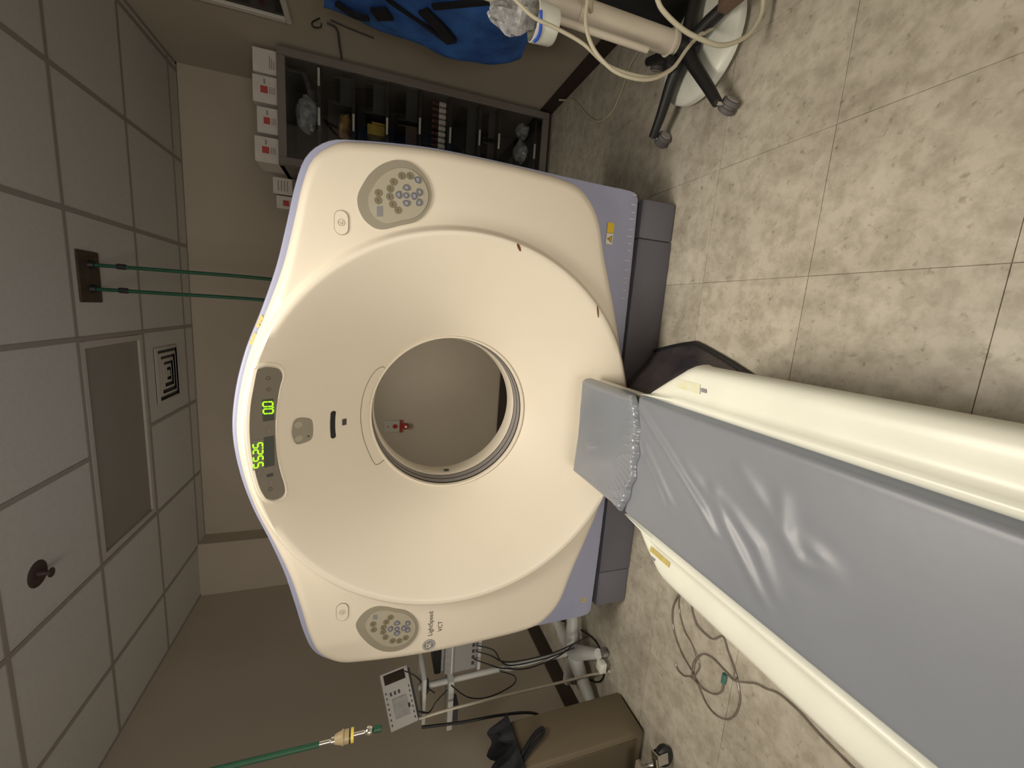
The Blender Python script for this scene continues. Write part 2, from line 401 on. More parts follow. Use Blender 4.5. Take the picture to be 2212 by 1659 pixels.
# gas outlet plate with two green hoses
t = thing('gas_outlet_plate', (.036, 2.695, CEIL - .012), 'dark brown gas outlet plate on the ceiling', 'outlet plate')
MB().box((-.09, 2.61, CEIL - .010), (.163, 2.78, CEIL - .0005), bev=.003, seg=1).build('plate', M_gasbox, parent=t)
for hx in (.098, -.022):
    MB().cyl((hx, 2.70, CEIL - .010), (hx, 2.70, CEIL - .03), .022, .017).build('socket', M_black, parent=t)
for k, hx in enumerate((.098, -.022)):
    lab = ('green gas hose hanging behind the scanner, nearer the supply cabinet', 'green gas hose hanging behind the scanner, nearer the air vent')[k]
    h = thing('gas_hose', (hx, 2.70, 1.0), lab, 'hose', 'green hoses behind the scanner')
    MB().tube([(hx, 2.70, CEIL - .03), (hx + .002, 2.70, 2.4), (hx + .004, 2.705, 2.0), (hx - .006, 2.71, 1.5), (hx, 2.71, 1.06)], .0095, 10).build('tube', M_hose, parent=h)
    MB().box((hx - .012, 2.685, 2.555), (hx + .016, 2.715, 2.59), bev=.004, seg=1).build('clip', M_black, parent=h)
    MB().cyl((hx, 2.71, 1.06), (hx, 2.71, 1.0), .016, .013).build('fitting', M_chrome, parent=h)

# control window on the right wall
wn = struct(MB().box((XR - .006, 2.0, 1.855), (XR - .001, 3.02, 2.48)).build('window_1', M_glasswin), 'dark control window with white trim on the right wall')
for a, b in (((2.0 - .035, 1.815), (3.055, 1.85)), ((2.0 - .035, 2.48), (3.055, 2.515)), ((3.02, 1.85), (3.055, 2.48)), ((1.965, 1.85), (2.0, 2.48))):
    MB().box((XR - .022, a[0], a[1]), (XR - .001, b[0], b[1]), bev=.003, seg=1).build('window_frame', M_trim, parent=wn)

# ------------------------------------------------------------------ CT gantry
XC, ZC = -0.49, 0.988
HALF = [(0, 1.812), (.15, 1.797), (.30, 1.760), (.45, 1.703), (.60, 1.651), (.75, 1.614), (.88, 1.585), (.97, 1.55), (1.03, 1.48), (1.05, 1.40), (1.070, 1.2), (1.075, 1.03), (1.070, .8), (1.055, .60), (1.02, .51), (.93, .435), (.78, .385), (.62, .327), (.48, .278), (.30, .224), (.16, .190), (0, .172)]
BLUEH = [(0, 1.832), (.15, 1.817), (.30, 1.780), (.45, 1.725), (.60, 1.676), (.75, 1.640), (.88, 1.611), (.98, 1.575), (1.042, 1.505), (1.063, 1.41), (1.084, 1.2), (1.088, 1.03), (1.084, .8), (1.078, .6), (1.074, .4), (1.072, .27), (1.06, .232), (1.02, .222), (.6, .214), (0, .21)]
def outline(Hf): return [(x, z - ZC) for x, z in Hf] + [(-x, z - ZC) for x, z in Hf[-2:0:-1]]
def polar(pts):
    a = sorted((math.atan2(z, x), math.hypot(x, z)) for x, z in pts)
    def Rf(th):
        th = math.atan2(math.sin(th), math.cos(th)); i = bisect.bisect(a, (th, 0))
        t0, r0 = a[i - 1]; t1, r1 = a[i % len(a)]
        d = (t1 - t0) % (2 * PI); f = ((th - t0) % (2 * PI)) / d if d > 1e-9 else 0
        return r0 + (r1 - r0) * f
    return Rf
Rout = polar(catmull(outline(HALF), 6)); Rblue = polar(catmull(outline(BLUEH), 6))
def surfY(x, z):                      # x, z relative to the bore axis
    r = math.hypot(x, z); Ro = Rout(math.atan2(z, x))
    if r < .785: y = 1.590 + .31 * max((.785 - r) / .42, 0) ** 1.1
    elif r < .815: q = (r - .785) / .03; y = 1.590 + .03 * q * q * (3 - 2 * q)
    else: y = 1.62
    e = max(Ro - r, 0); f = .05
    if e < f: y += f - math.sqrt(max(f * f - (f - e) ** 2, 0))
    return y
G = thing('ct_scanner', (XC, 2.1, 0), 'large cream CT scanner gantry with round bore and blue-grey shell', 'CT scanner')
NA = 288
def cover_mesh():
    m = MB(); rings = []
    ths = [2 * PI * k / NA for k in range(NA)]
    def ringpts(fr): return [fr(th) for th in ths]
    rs = []
    vv = []
    prof = [.365 + .42 * k / 22 for k in range(23)] + [.79, .795, .80, .805, .81, .815]
    K = 12
    for th in ths:
        Ro = Rout(th); c, s_ = math.cos(th), math.sin(th); col = []
        for r in prof:
            rr = min(r, Ro - .05 * .999) if r > .6 else r
            col.append(rr)
        base = col[-1]
        for k in range(1, 5): col.append(base + (max(Ro - .05, base) - base) * k / 4)
        e0 = col[-1]
        for k in range(1, K + 1):
            a = PI / 2 * k / K
            col.append(max(e0, Ro - .05) + (Ro - max(e0, Ro - .05)) * math.sin(a))
        vv.append([(XC + r * c, surfY(r * c, r * s_), ZC + r * s_) for r in col] + [(XC + Ro * .995 * c, 1.70, ZC + Ro * .995 * s_)])
    n = len(vv[0])
    pts = [p for col in vv for p in col]; fs = []
    for k in range(NA):
        k2 = (k + 1) % NA
        for i in range(n - 1): fs.append((k * n + i, k * n + i + 1, k2 * n + i + 1, k2 * n + i))
    return MB().add(pts, fs)
cover_mesh().build('front_cover', M_cream, parent=G, angle=60)
# bore: lip, twin grey scan windows with black seals, inner ring, rear funnel
def ringstrip(name, prof, m): return MB().lathe_open(prof).build(name, m, parent=G, angle=50)
def lathe_open(self, prof, n=128):
    vs_, fs_ = [], []
    for (r, h) in prof:
        for k in range(n):
            a = 2 * PI * k / n; vs_.append((XC + r * math.cos(a), h, ZC + r * math.sin(a)))
    for i in range(len(prof) - 1):
        for k in range(n):
            k2 = (k + 1) % n; fs_.append((i * n + k, i * n + k2, (i + 1) * n + k2, (i + 1) * n + k))
    return self.add(vs_, fs_)
MB.lathe_open = lathe_open
ringstrip('bore_lip', [(.375, 1.893), (.370, 1.885), (.364, 1.886), (.361, 1.893), (.360, 1.905), (.366, 1.912)], M_cream)
ringstrip('window_seal', [(.362, 1.905), (.360, 1.914)], M_black)
ringstrip('scan_window', [(.3585, 1.913), (.3585, 1.951)], M_window)
ringstrip('window_seal', [(.3588, 1.950), (.3588, 1.958)], M_black)
ringstrip('scan_window', [(.3580, 1.957), (.3580, 1.996)], M_window)
ringstrip('window_seal', [(.3585, 1.995), (.3575, 2.005)], M_black)
ringstrip('bore_ring', [(.362, 2.003), (.355, 2.001), (.352, 2.006), (.352, 2.10), (.360, 2.125), (.50, 2.22), (.78, 2.40), (.83, 2.50)], M_cream)
m = MB(); m.box((XC - .352 + .004, 2.025, ZC - .03), (XC - .352 + .007, 2.05, ZC - .005)); m.build('bore_sticker', M_dispwin, parent=G)
# blue shell
def shell():
    vv = []
    for k in range(NA):
        th = 2 * PI * k / NA; Ro, Rb = Rout(th), Rblue(th); c, s_ = math.cos(th), math.sin(th)
        pr = [(Ro - .03, 1.676), (Rb - .012, 1.674), (Rb - .004, 1.677), (Rb, 1.686), (Rb, 1.75), (Rb, 2.44), (Rb - .03, 2.49), (Rb - .08, 2.50), (.83, 2.50)]
        vv.append([(XC + r * c, y, ZC + r * s_) for r, y in pr])
    n = len(vv[0]); fs = []
    for k in range(NA):
        k2 = (k + 1) % NA
        for i in range(n - 1): fs.append((k * n + i, k * n + i + 1, k2 * n + i + 1, k2 * n + i))
    return MB().add([p for c in vv for p in c], fs)
sh = shell().build('side_shell', M_blue, parent=G, angle=40)
# plinth: recessed core, coloured black for the shadow gap, + panels
MB().box((XC - 1.03, 1.72, .0), (XC + 1.04, 2.44, .222)).build('base_core', M_black, parent=G)
for (a, b) in ((-1.04, -.838), (-.836, .878), (.88, 1.055)):
    MB().box((XC + a, 1.69, 0.002), (XC + b, 2.43, .188), bev=.012 if abs(a) > 1 or abs(b) > 1 else .004).build('base_panel', M_plinth, parent=G)

def patch(outl, off, rings=7, sub=4, rim=.003, depth=.02):
    P = catmull(outl, sub) if sub else outl
    cx_, cz_ = sum(p[0] for p in P) / len(P), sum(p[1] for p in P) / len(P)
    vv, ff = [(XC + cx_, surfY(cx_, cz_) - off, ZC + cz_)], []
    n = len(P)
    for k in range(1, rings + 1):
        s_ = k / rings
        for p in P:
            x, z = cx_ + (p[0] - cx_) * s_, cz_ + (p[1] - cz_) * s_
            vv.append((XC + x, surfY(x, z) - off, ZC + z))
    for p in P:
        x, z = cx_ + (p[0] - cx_) * (1 + rim), cz_ + (p[1] - cz_) * (1 + rim)
        vv.append((XC + x, surfY(x, z) + depth, ZC + z))
    for i in range(n): ff.append((0, 1 + i, 1 + (i + 1) % n))
    for k in range(rings):
        for i in range(n):
            a, b = 1 + k * n + i, 1 + k * n + (i + 1) % n
            ff.append((a, b, b + n, a + n))
    return MB().add(vv, ff)
def scaled(P, s_, d=(0, 0)):
    cx_, cz_ = sum(p[0] for p in P) / len(P), sum(p[1] for p in P) / len(P)
    return [(cx_ + (p[0] - cx_) * s_ + d[0], cz_ + (p[1] - cz_) * s_ + d[1]) for p in P]
def circ(c, r, n=14, sx=1.0): return [(c[0] + r * sx * math.cos(2 * PI * k / n), c[1] + r * math.sin(2 * PI * k / n)) for k in range(n)]
def line3(P, r, off=.0, closed=True, n=6, sub=5):
    Q = catmull(P, sub, closed)
    if closed: Q = Q + [Q[0]]
    return MB().sweep([(XC + x, surfY(x, z) - off, ZC + z) for x, z in Q], r, n)
RP = [(0.8419, 0.4183), (0.8673, 0.4153), (0.8939, 0.4041), (0.9303, 0.3837), (0.9592, 0.359), (0.9804, 0.332), (0.9963, 0.3004), (1.0011, 0.279), (1.002, 0.2507), (0.993, 0.224), (0.976, 0.199), (0.9517, 0.1778), (0.9234, 0.1654), (0.8978, 0.161), (0.8686, 0.1657), (0.845, 0.1764), (0.8204, 0.1939), (0.8019, 0.2161), (0.7909, 0.2407), (0.7799, 0.2739), (0.7668, 0.3067), (0.7591, 0.3327), (0.7592, 0.3564), (0.7693, 0.3779), (0.7859, 0.397), (0.8114, 0.4119)]
RB = [(0.9492, 0.2702), (0.9539, 0.2417), (0.9246, 0.2978), (0.8996, 0.3092), (0.873, 0.3098), (0.8489, 0.2996), (0.8312, 0.2806), (0.8797, 0.3485), (0.8543, 0.3492)]
RBB = [(0.9435, 0.2148), (0.9106, 0.2527), (0.8843, 0.2774), (0.8859, 0.2532), (0.8878, 0.2265), (0.9037, 0.2079), (0.8614, 0.2515), (0.8689, 0.208)]
LP = [(-0.8463, 0.4138), (-0.8189, 0.4074), (-0.7912, 0.3864), (-0.773, 0.3572), (-0.7695, 0.3249), (-0.7794, 0.2893), (-0.7938, 0.2558), (-0.8074, 0.219), (-0.8294, 0.1899), (-0.8608, 0.166), (-0.9003, 0.1531), (-0.9399, 0.1578), (-0.9731, 0.1772), (-0.9967, 0.2085), (-1.0038, 0.2514), (-0.9956, 0.2939), (-0.9761, 0.3276), (-0.9499, 0.3553), (-0.9181, 0.38), (-0.888, 0.399)]
LB = [(-0.8475, 0.3456), (-0.8757, 0.3426), (-0.8293, 0.2746), (-0.8486, 0.2922), (-0.8726, 0.3029), (-0.8953, 0.3039), (-0.9223, 0.2937), (-0.9471, 0.2639), (-0.9534, 0.2354), (-0.9442, 0.2084)]
LBB = [(-0.8643, 0.2473), (-0.8856, 0.2721), (-0.8909, 0.2467), (-0.8932, 0.2197), (-0.9109, 0.2463), (-0.8733, 0.2031), (-0.9052, 0.2022)]
def control(PO, btn, btnb, lab, llab):
    cp = patch(PO, .004).build('control_panel', M_panel, parent=G); cp['label'] = llab
    inner = scaled(PO, .80, (0, -.012))
    patch(inner, .0055, depth=-.002).build('keypad', M_panel2, parent=cp)
    line3(inner, .0022, .0035, sub=4).build('groove', M_panel, parent=cp)
    for c in btn:
        patch(circ(c, .0118), .0072, rings=2, sub=0, depth=-.004).build('button', M_btn, parent=cp)
        line3(circ(c, .0118), 0.0006, .0066, sub=2).build('button_ring', M_btnring, parent=cp)
        patch([(c[0] - .005, c[1] + .0015), (c[0] + .005, c[1] + .0035), (c[0] + .005, c[1] + .001), (c[0] - .005, c[1] - .002)], .0078, rings=1, sub=0, depth=-.006).build('button_mark', M_btnring, parent=cp)
    cb = btnb[1] if len(btnb) == 8 else btnb[0]
    ce = btnb[3] if len(btnb) == 8 else btnb[2]
    for i, c in enumerate(btnb):
        ang = math.atan2(c[1] - ce[1], c[0] - ce[0])
        d = math.hypot(c[0] - ce[0], c[1] - ce[1])
        if d < .002: sh_ = circ(c, .0105)
        else: sh_ = [(c[0] + r_ * math.cos(ang + q), c[1] + r_ * math.sin(ang + q)) for r_, q in ((.013, 0), (.0125, .8), (.0135, 1.8), (.009, PI), (.0135, -1.8), (.0125, -.8))]
        patch(sh_, .0075, rings=2, sub=3 if d >= .002 else 0, depth=-.004).build('button', M_btnb, parent=cp)
        patch(scaled(sh_, .55), .0083, rings=2, sub=3 if d >= .002 else 0, depth=-.006).build('button_mark', M_btnbl, parent=cp)
    patch(lab, .0065, rings=1, sub=0, depth=-.004).build('panel_label', M_grey, parent=cp)
    return cp
control(RP, RB, RBB, [(0.8346, 0.3532), (0.8374, 0.334), (0.8022, 0.3334), (0.7995, 0.3527)], 'taupe rounded button panel beside the supply cabinet')
control(LP, LB, LBB, [(-0.8023, 0.3461), (-0.8054, 0.3299), (-0.8281, 0.3296), (-0.8248, 0.3459)], 'taupe rounded button panel beside the patient monitor')
def pill(c, w_, h_, lab):
    r = h_ / 2; a = w_ / 2 - r
    P = [(c[0] + a + r * math.cos(q), c[1] + r * math.sin(q)) for q in [-PI / 2 + PI * k / 8 for k in range(9)]] + [(c[0] - a + r * math.cos(q), c[1] + r * math.sin(q)) for q in [PI / 2 + PI * k / 8 for k in range(9)]]
    p = patch(P, .003, rings=2, sub=0, depth=.005).build('stop_button', M_cream, parent=G); p['label'] = lab
    line3(P, .0020, .0012, sub=1).build('button_outline', M_pill, parent=p)
    line3(circ(c, .011, 12), 0.0006, .0035, sub=2).build('button_symbol', M_pill, parent=p)
    line3([(c[0] - .006, c[1] - .004), (c[0], c[1] + .006), (c[0] + .006, c[1] - .004)], 0.0006, .0035, sub=1).build('button_symbol', M_pill, parent=p)
pill((.764, .470), .080, .044, 'oval stop button near the right button panel')
pill((-.769, .467), .078, .044, 'oval stop button near the left button panel')

# display panel with seven-segment digits
DP = [(0.2337, 0.7395), (0.2444, 0.7252), (0.2486, 0.7084), (0.2394, 0.6784), (0.209, 0.668), (0.1606, 0.6799), (0.0966, 0.6903), (0.0189, 0.6963), (-0.0699, 0.6943), (-0.1369, 0.6863), (-0.2045, 0.6708), (-0.2355, 0.6704), (-0.2475, 0.684), (-0.2476, 0.7031), (-0.2368, 0.7207), (-0.2212, 0.7328), (-0.1724, 0.75), (-0.0766, 0.7658), (0.0167, 0.7707), (0.1037, 0.765), (0.1729, 0.753)]
dp = patch(DP, .005, rings=8, sub=3).build('display_panel', M_disp, parent=G); dp['label'] = 'dark taupe curved display strip with green digits'
line3(scaled(DP, 1.045), .009, -.003, sub=3).build('display_surround', M_cream, parent=dp)
def quad(x0, z0, x1, z1): return [(x0, z0), (x1, z0), (x1, z1), (x0, z1)]
patch(quad(-.122, .700, -.010, .728), .0068, rings=2, sub=0, depth=-.004).build('readout_window', M_dispwin, parent=dp)
patch(quad(.050, .698, .131, .729), .0068, rings=2, sub=0, depth=-.004).build('readout_window', M_dispwin, parent=dp)
patch(quad(-.124, .7295, -.014, .7605), .0068, rings=2, sub=0, depth=-.004).build('readout_window', M_disp, parent=dp)
SEG = {'0': 'abcdef', '2': 'abged', '5': 'afgcd'}
def digit(ch, x, z, w_, h_):
    m = MB(); t_ = h_ * .17; sl = .10
    def bar(xa, za, xb, zb):
        ax, az = x + xa * w_ + za * h_ * sl, z + za * h_; bx, bz = x + xb * w_ + zb * h_ * sl, z + zb * h_
        d = Vector((bx - ax, bz - az)).normalized(); nrm = Vector((-d.y, d.x)) * t_ / 2
        g = d * t_ * .12
        pts = [(ax + g.x, az + g.y), (ax + g.x * 2 + nrm.x, az + g.y * 2 + nrm.y), (bx - g.x * 2 + nrm.x, bz - g.y * 2 + nrm.y), (bx - g.x, bz - g.y), (bx - g.x * 2 - nrm.x, bz - g.y * 2 - nrm.y), (ax + g.x * 2 - nrm.x, az + g.y * 2 - nrm.y)]
        m.add([(XC + p[0], surfY(*p) - .0082, ZC + p[1]) for p in pts], [(0, 1, 2, 3, 4, 5)])
    segs = dict(a=(.08, 1, .92, 1), b=(1, 1, 1, .5), c=(1, .5, 1, 0), d=(.08, 0, .92, 0), e=(0, .5, 0, 0), f=(0, 1, 0, .5), g=(.08, .5, .92, .5))
    for k in SEG[ch]: bar(*segs[k])
    m.build('digit', M_green, parent=dp)
def dot(x, z): patch(quad(x - .0022, z - .0022, x + .0022, z + .0022), .0082, rings=1, sub=0, depth=-.006).build('decimal_point', M_green, parent=dp)
for k, ch in enumerate('5525'): digit(ch, -.1165 + k * .0242, .7325, .0165, .0255)
dot(-.0475, .7322)
for k, ch in enumerate('00'): digit(ch, .0765 + k * .0262, .700, .0175, .0265)
dot(.0985, .6998)
for (x, z, w_, h_) in ((.016, .7145, .03, .016), (-.134, .7437, .022, .012), (-.1812, .7093, .022, .014)):
    for k in range(3):
        a = k * PI / 3 + .4
        patch([(x + w_ / 2 * math.cos(a) - .0012 * math.sin(a), z + h_ / 2 * math.sin(a) + .0012 * math.cos(a)), (x - w_ / 2 * math.cos(a) - .0012 * math.sin(a), z - h_ / 2 * math.sin(a) + .0012 * math.cos(a)), (x - w_ / 2 * math.cos(a) + .0012 * math.sin(a), z - h_ / 2 * math.sin(a) - .0012 * math.cos(a)), (x + w_ / 2 * math.cos(a) + .0012 * math.sin(a), z + h_ / 2 * math.sin(a) - .0012 * math.cos(a))], .0075, rings=1, sub=0, depth=-.006).build('display_mark', M_dispmark, parent=dp)
patch(quad(-.160, .704, -.149, .722), .0072, rings=1, sub=0, depth=-.004).build('display_mark', M_print, parent=dp)
for c in ((.2087, .7078), (.1672, .709), (-.2061, .712)):
    line3(circ(c, .006, 8), .0008, .006, sub=2).build('display_mark', M_print, parent=dp)

# intercom, laser slot, small indicator, access cover seam
IC = [(-0.0037, 0.6476), (0.0307, 0.6408), (0.0411, 0.6235), (0.0327, 0.595), (0.018, 0.5836), (-0.0204, 0.5809), (-0.0483, 0.5844), (-0.0593, 0.5959), (-0.0633, 0.6248), (-0.0561, 0.6375), (-0.0277, 0.6464)]
ic = patch(IC, .004, rings=4).build('breathing_light', M_panel, parent=G)
for c in ((.0143, .628), (-.0401, .627)): patch(circ(c, .013), .0055, rings=2, sub=0, depth=-.003).build('lamp_dot', M_panel2, parent=ic)
patch(circ((-.039, .596), .003, 8), .0055, rings=1, sub=0, depth=-.003).build('lamp_dot', M_black, parent=ic)
SL = [(-.066 + .106 * k / 8, .5111 + .0027 * (1 - (2 * k / 8 - 1) ** 2)) for k in range(9)]
SLo = [(x, z + .009) for x, z in SL] + [(SL[-1][0] + .006, SL[-1][1])] + [(x, z - .009) for x, z in reversed(SL)] + [(SL[0][0] - .006, SL[0][1])]
patch(SLo, .002, rings=2, sub=2, depth=.004).build('laser_slot', M_black, parent=G)
patch(quad(-.025, .4625, .002, .4785), .002, rings=1, sub=0, depth=.004).build('indicator', M_print, parent=G)
CRES = [(0.2123, 0.3069), (0.2205, 0.3202), (0.2014, 0.3497), (0.1523, 0.3784), (0.0891, 0.3986), (0.0163, 0.4072), (-0.0488, 0.4038), (-0.1092, 0.3928), (-0.1716, 0.3709), (-0.22, 0.3487), (-0.2305, 0.331), (-0.219, 0.3041)]
line3(CRES, .0014, 0, closed=False).build('cover_seam', M_seam, parent=G)

# lettering and round emblem on the left cover
def lettering(body, x0, z0, width, name='lettering', m_=M_print, parent=G):
    v, f = text_data(body, 1.0, 0.0)
    mnx, mxx = min(p[0] for p in v), max(p[0] for p in v); s_ = width / (mxx - mnx)
    pts = []
    for p in v:
        x, z = x0 + (p[0] - mnx) * s_, z0 + p[1] * s_
        pts.append((XC + x, surfY(x, z) - .0012, ZC + z))
    return MB().add(pts, f).build(name, m_, parent=parent)
lettering('LightSpeed', -.961, .0915, .121)
lettering('VCT', -.949, .0475, .053)
EC = (-1.0085, .1045)
em = patch(circ(EC, .0285, 24), .0012, rings=3, sub=0, depth=.002).build('emblem', M_grey, parent=G); em['label'] = 'small round grey emblem beside the lettering'
line3(circ(EC, .0245, 20), .0010, .0022, sub=1).build('emblem_ring', M_cream, parent=em)
for k in range(4):
    a = PI / 2 * k + .5
    line3([(EC[0] + .0205 * math.cos(a + q), EC[1] + .0205 * math.sin(a + q)) for q in (-.35, -.1, .2)] + [(EC[0] + .016 * math.cos(a + .3), EC[1] + .016 * math.sin(a + .3))], 0.0006, .0022, closed=False, sub=3).build('emblem_swirl', M_cream, parent=em)
for P in ([(-.001, .009), (-.006, .012), (-.011, .006), (-.010, -.004), (-.004, -.006), (-.002, 0), (-.008, .001), (-.002, -.010)], [(.010, .009), (.005, .012), (.003, .006), (.008, .003), (.003, .000), (.003, -.007), (.009, -.009), (.013, -.003)]):
    line3([(EC[0] + p[0], EC[1] + p[1]) for p in P], .0012, .0022, closed=False, sub=4).build('emblem_letter', M_cream, parent=em)
# scuffs, chipped paint, warning labels
for (a, b, wd) in (((.766, -.176), (.742, -.193), .005), ((.552, -.5617), (.505, -.5775), .003)):
    d = Vector((b[0] - a[0], b[1] - a[1])); nn = Vector((-d.y, d.x)).normalized() * wd
    patch([(a[0] + nn.x * .5, a[1] + nn.y * .5), (a[0] - nn.x * .7, a[1] - nn.y * .7), ((a[0] + b[0]) / 2 - nn.x, (a[1] + b[1]) / 2 - nn.y), (b[0] - nn.x * .5, b[1] - nn.y * .5), (b[0] + nn.x * .4, b[1] + nn.y * .4), ((a[0] + b[0]) / 2 + nn.x * .9, (a[1] + b[1]) / 2 + nn.y * .9)], .0012, rings=2, sub=2, depth=.002).build('scuff', M_stain, parent=G)
for (c, a) in (((.402, .742), -.38), ((.340, .764), -.33)):
    for q in range(3):
        x, z = c[0] + (q - 1) * .014, c[1] - (q - 1) * .006
        MB().add([(XC + x + .011 * math.cos(k * 1.05 + q) * random.uniform(.7, 1.2), 1.6725, ZC + z + .006 * math.sin(k * 1.05 + q)) for k in range(6)], [(0, 1, 2, 3, 4, 5)]).build('chipped_paint', mat('chip_yellow', (0.70, 0.55, 0.22), .7), parent=sh)
wl = MB().box((.340, 1.6715, .336), (.386, 1.6735, .369)).build('warning_label', M_paper, parent=sh)
MB().box((.388, 1.6712, .336), (.431, 1.6735, .369)).build('label_text_block', M_yellow, parent=wl)
for (ext, m_, yy) in ((.0135, M_yellow, 1.6708), ): pass
MB().add([(.347, 1.6710, .341), (.379, 1.6710, .341), (.363, 1.6710, .366)], [(0, 1, 2)]).build('label_triangle', M_print, parent=wl)
MB().add([(.352, 1.6706, .3438), (.374, 1.6706, .3438), (.363, 1.6706, .361)], [(0, 1, 2)]).build('label_triangle', M_yellow, parent=wl)
MB().add([(.3615, 1.6702, .3465), (.3645, 1.6702, .3465), (.3645, 1.6702, .3555), (.3615, 1.6702, .3555)], [(0, 1, 2, 3)]).build('label_mark', M_print, parent=wl)
MB().box((-1.468, 1.6715, .268), (-1.462, 1.6735, .286)).build('warning_sticker', M_yellow, parent=sh)
MB().box((-1.456, 1.6715, .268), (-1.450, 1.6735, .286)).build('warning_sticker', M_yellow, parent=sh)
for k in range(14):
    x = .56 - k * .035 + random.uniform(-.01, .01); l = random.uniform(.012, .03)
    MB().box((x, 1.6722, .236), (x + .0022, 1.6735, .236 + l)).build('scratch', M_paper, parent=sh)

# ------------------------------------------------------------------ patient table
TX = -0.49
T = thing('patient_table', (TX, .2, 0), 'white patient table running up to the scanner', 'patient table')
SECT = [(.225, .385), (.236, .412), (.246, .424), (.255, .424), (.262, .416), (.272, .408), (.285, .407), (.300, .410), (.320, .414), (.338, .414), (.352, .408), (.361, .396), (.366, .378), (.367, .356), (.362, .332), (.348, .312), (.30, .29), (.25, .275)]
def table_body():
    full = [(-x, z) for x, z in reversed(SECT)] + SECT
    ys = [-1.1, -.6, 0, .4, .7, .9, .96, 1.0] + [1.02 + .21 * k / 12 for k in range(13)]
    vv = []
    for y in ys:
        k = max(0.0, (y - 1.02) / .21); lim = .372 - .132 * max(0.0, (y - 1.04) / .19) ** 1.15
        row = []
        for x, z in full:
            s_ = 1 if x > 0 else -1
            ax = abs(x)
            if ax > .236: ax = .236 + (ax - .236) * max((lim - .236) / .129, .03)
            yb = 1.23 - .19 * max(ax - .24, 0) / .132; row.append((TX + s_ * ax, y, z - (.04 * max(0.0, (y - yb + .07) / .07) ** 2 if abs(x) > .262 else 0)))
        vv.append(row)
    n = len(full); pts = [p for r_ in vv for p in r_]; fs = []
    for j in range(len(ys) - 1):
        for i in range(n - 1): fs.append((j * n + i, j * n + i + 1, (j + 1) * n + i + 1, (j + 1) * n + i))
        fs.append((j * n + n - 1, j * n, (j + 1) * n, (j + 1) * n + n - 1))
    fs.append(tuple(range(n - 1, -1, -1))); fs.append(tuple((len(ys) - 1) * n + i for i in range(n)))
    return MB().add(pts, fs)
table_body().build('table_top', M_white, parent=T, angle=50)
MB().box((TX - .225, -1.0, .34), (TX + .225, 1.60, .398), bev=.01).build('cradle', M_white, parent=T)
MB().box((TX - .24, -.95, .0), (TX + .24, .98, .29), bev=.02).build('pedestal', M_plinth, parent=T)
# smoky front skirt with black edge between table and gantry
SK = [(.36, 1.685), (.395, 1.56), (.418, 1.45), (.416, 1.405), (.365, 1.24), (.30, 1.06)]
def skirt(sgn):
    m = MB(); Q = catmull(SK, 5, False); top = catmull([(.18, 1.66), (.19, 1.5), (.20, 1.38), (.22, 1.26), (.25, 1.13), (.25, 1.02)], 5, False)
    m.grid(lambda u, v: (lambda a, b: (TX + sgn * (a[0] + (b[0] - a[0]) * v), a[1] + (b[1] - a[1]) * v, .28 * (1 - v) ** 1.1 * (1 - .35 * (1 - u)) + .02))(top[round(u * (len(Q) - 1))], Q[round(u * (len(Q) - 1))]), len(Q) - 1, 6)
    s_ = m.build('front_skirt', M_skirt, parent=T)
    MB().sweep([(TX + sgn * q[0], q[1], .018) for q in Q], .011, 8).build('skirt_edge', M_black, parent=s_)
skirt(1); skirt(-1)
# worn warning stickers on both shoulders
m = MB(); m.grid(lambda u, v: (TX + .292 + .030 * u, 1.06 - .10 * v, .4115 - .0 * u + .0035 * u), 4, 4).build('faded_sticker', mat('faded_yellow', (.64, .64, .38), .5, var=.35, vscale=35, col2=(.67, .675, .57)), parent=T)
m = MB(); m.grid(lambda u, v: (TX - .283 - .018 * u, 1.08 - .10 * v, .4085 + .0035 * u), 4, 4).build('faded_sticker', mat('faded_ochre', (.52, .42, .14), .5, var=.2, vscale=35), parent=T)
m = MB(); m.grid(lambda u, v: (TX - .312 - .008 * u, 1.065 - .02 * v, .4140 + .001 * u), 2, 2).build('sticker_mark', M_grey, parent=T)
m = MB(); m.grid(lambda u, v: (TX + .300 + .012 * u, .955 - .02 * v, .4125 + .0022 * u), 2, 2).build('sticker_mark', M_grey, parent=T)

# long mattress pad with folds
FOLDS = [[(0.217, 1.244), (0.074, 1.02), (-0.031, 0.861), (-0.08, 0.805)], [(0.022, 1.142), (-0.034, 1.068), (-0.10, 1.015)], [(0.07, 1.152), (-0.045, 1.019), (-0.085, 0.967)], [(0.049, 0.842), (-0.03, 0.778), (-0.095, 0.706), (-0.168, 0.625)], [(0.045, 0.821), (-0.038, 0.676), (-0.13, 0.608)], [(0.103, 0.641), (0.034, 0.616), (-0.011, 0.575), (0.0, 0.507)], [(0.036, 0.573), (0.019, 0.511)], [(0.075, 0.958), (0.011, 0.834)], [(0.135, 0.765), (0.065, 0.67), (0.002, 0.61)]]
FA = [(.011, .010), (.006, .008), (.007, .009), (.008, .013), (.007, .014), (.007, .018), (.005, .014), (.005, .012), (.004, .016)]
def segd(p, a, b):
    ax, ay = a; bx, by = b; dx, dy = bx - ax, by - ay
    t_ = max(0, min(1, ((p[0] - ax) * dx + (p[1] - ay) * dy) / (dx * dx + dy * dy)))
    return math.hypot(p[0] - ax - dx * t_, p[1] - ay - dy * t_), t_
def foldz(x, y):
    z = 0
    for F, (a, w_) in zip(FOLDS, FA):
        best = 9; tt = 0
        for i in range(len(F) - 1):
            d, t_ = segd((x, y), F[i], F[i + 1])
            if d < best: best = d; tt = (i + t_) / (len(F) - 1)
        if best < .09:
            env = math.sin(PI * min(max(.12 + .83 * tt, 0), 1)) ** .7
            z += env * (a * math.exp(-(best / w_) ** 2) - a * .25 * math.exp(-((best - 2.3 * w_) / (1.3 * w_)) ** 2))
    return z
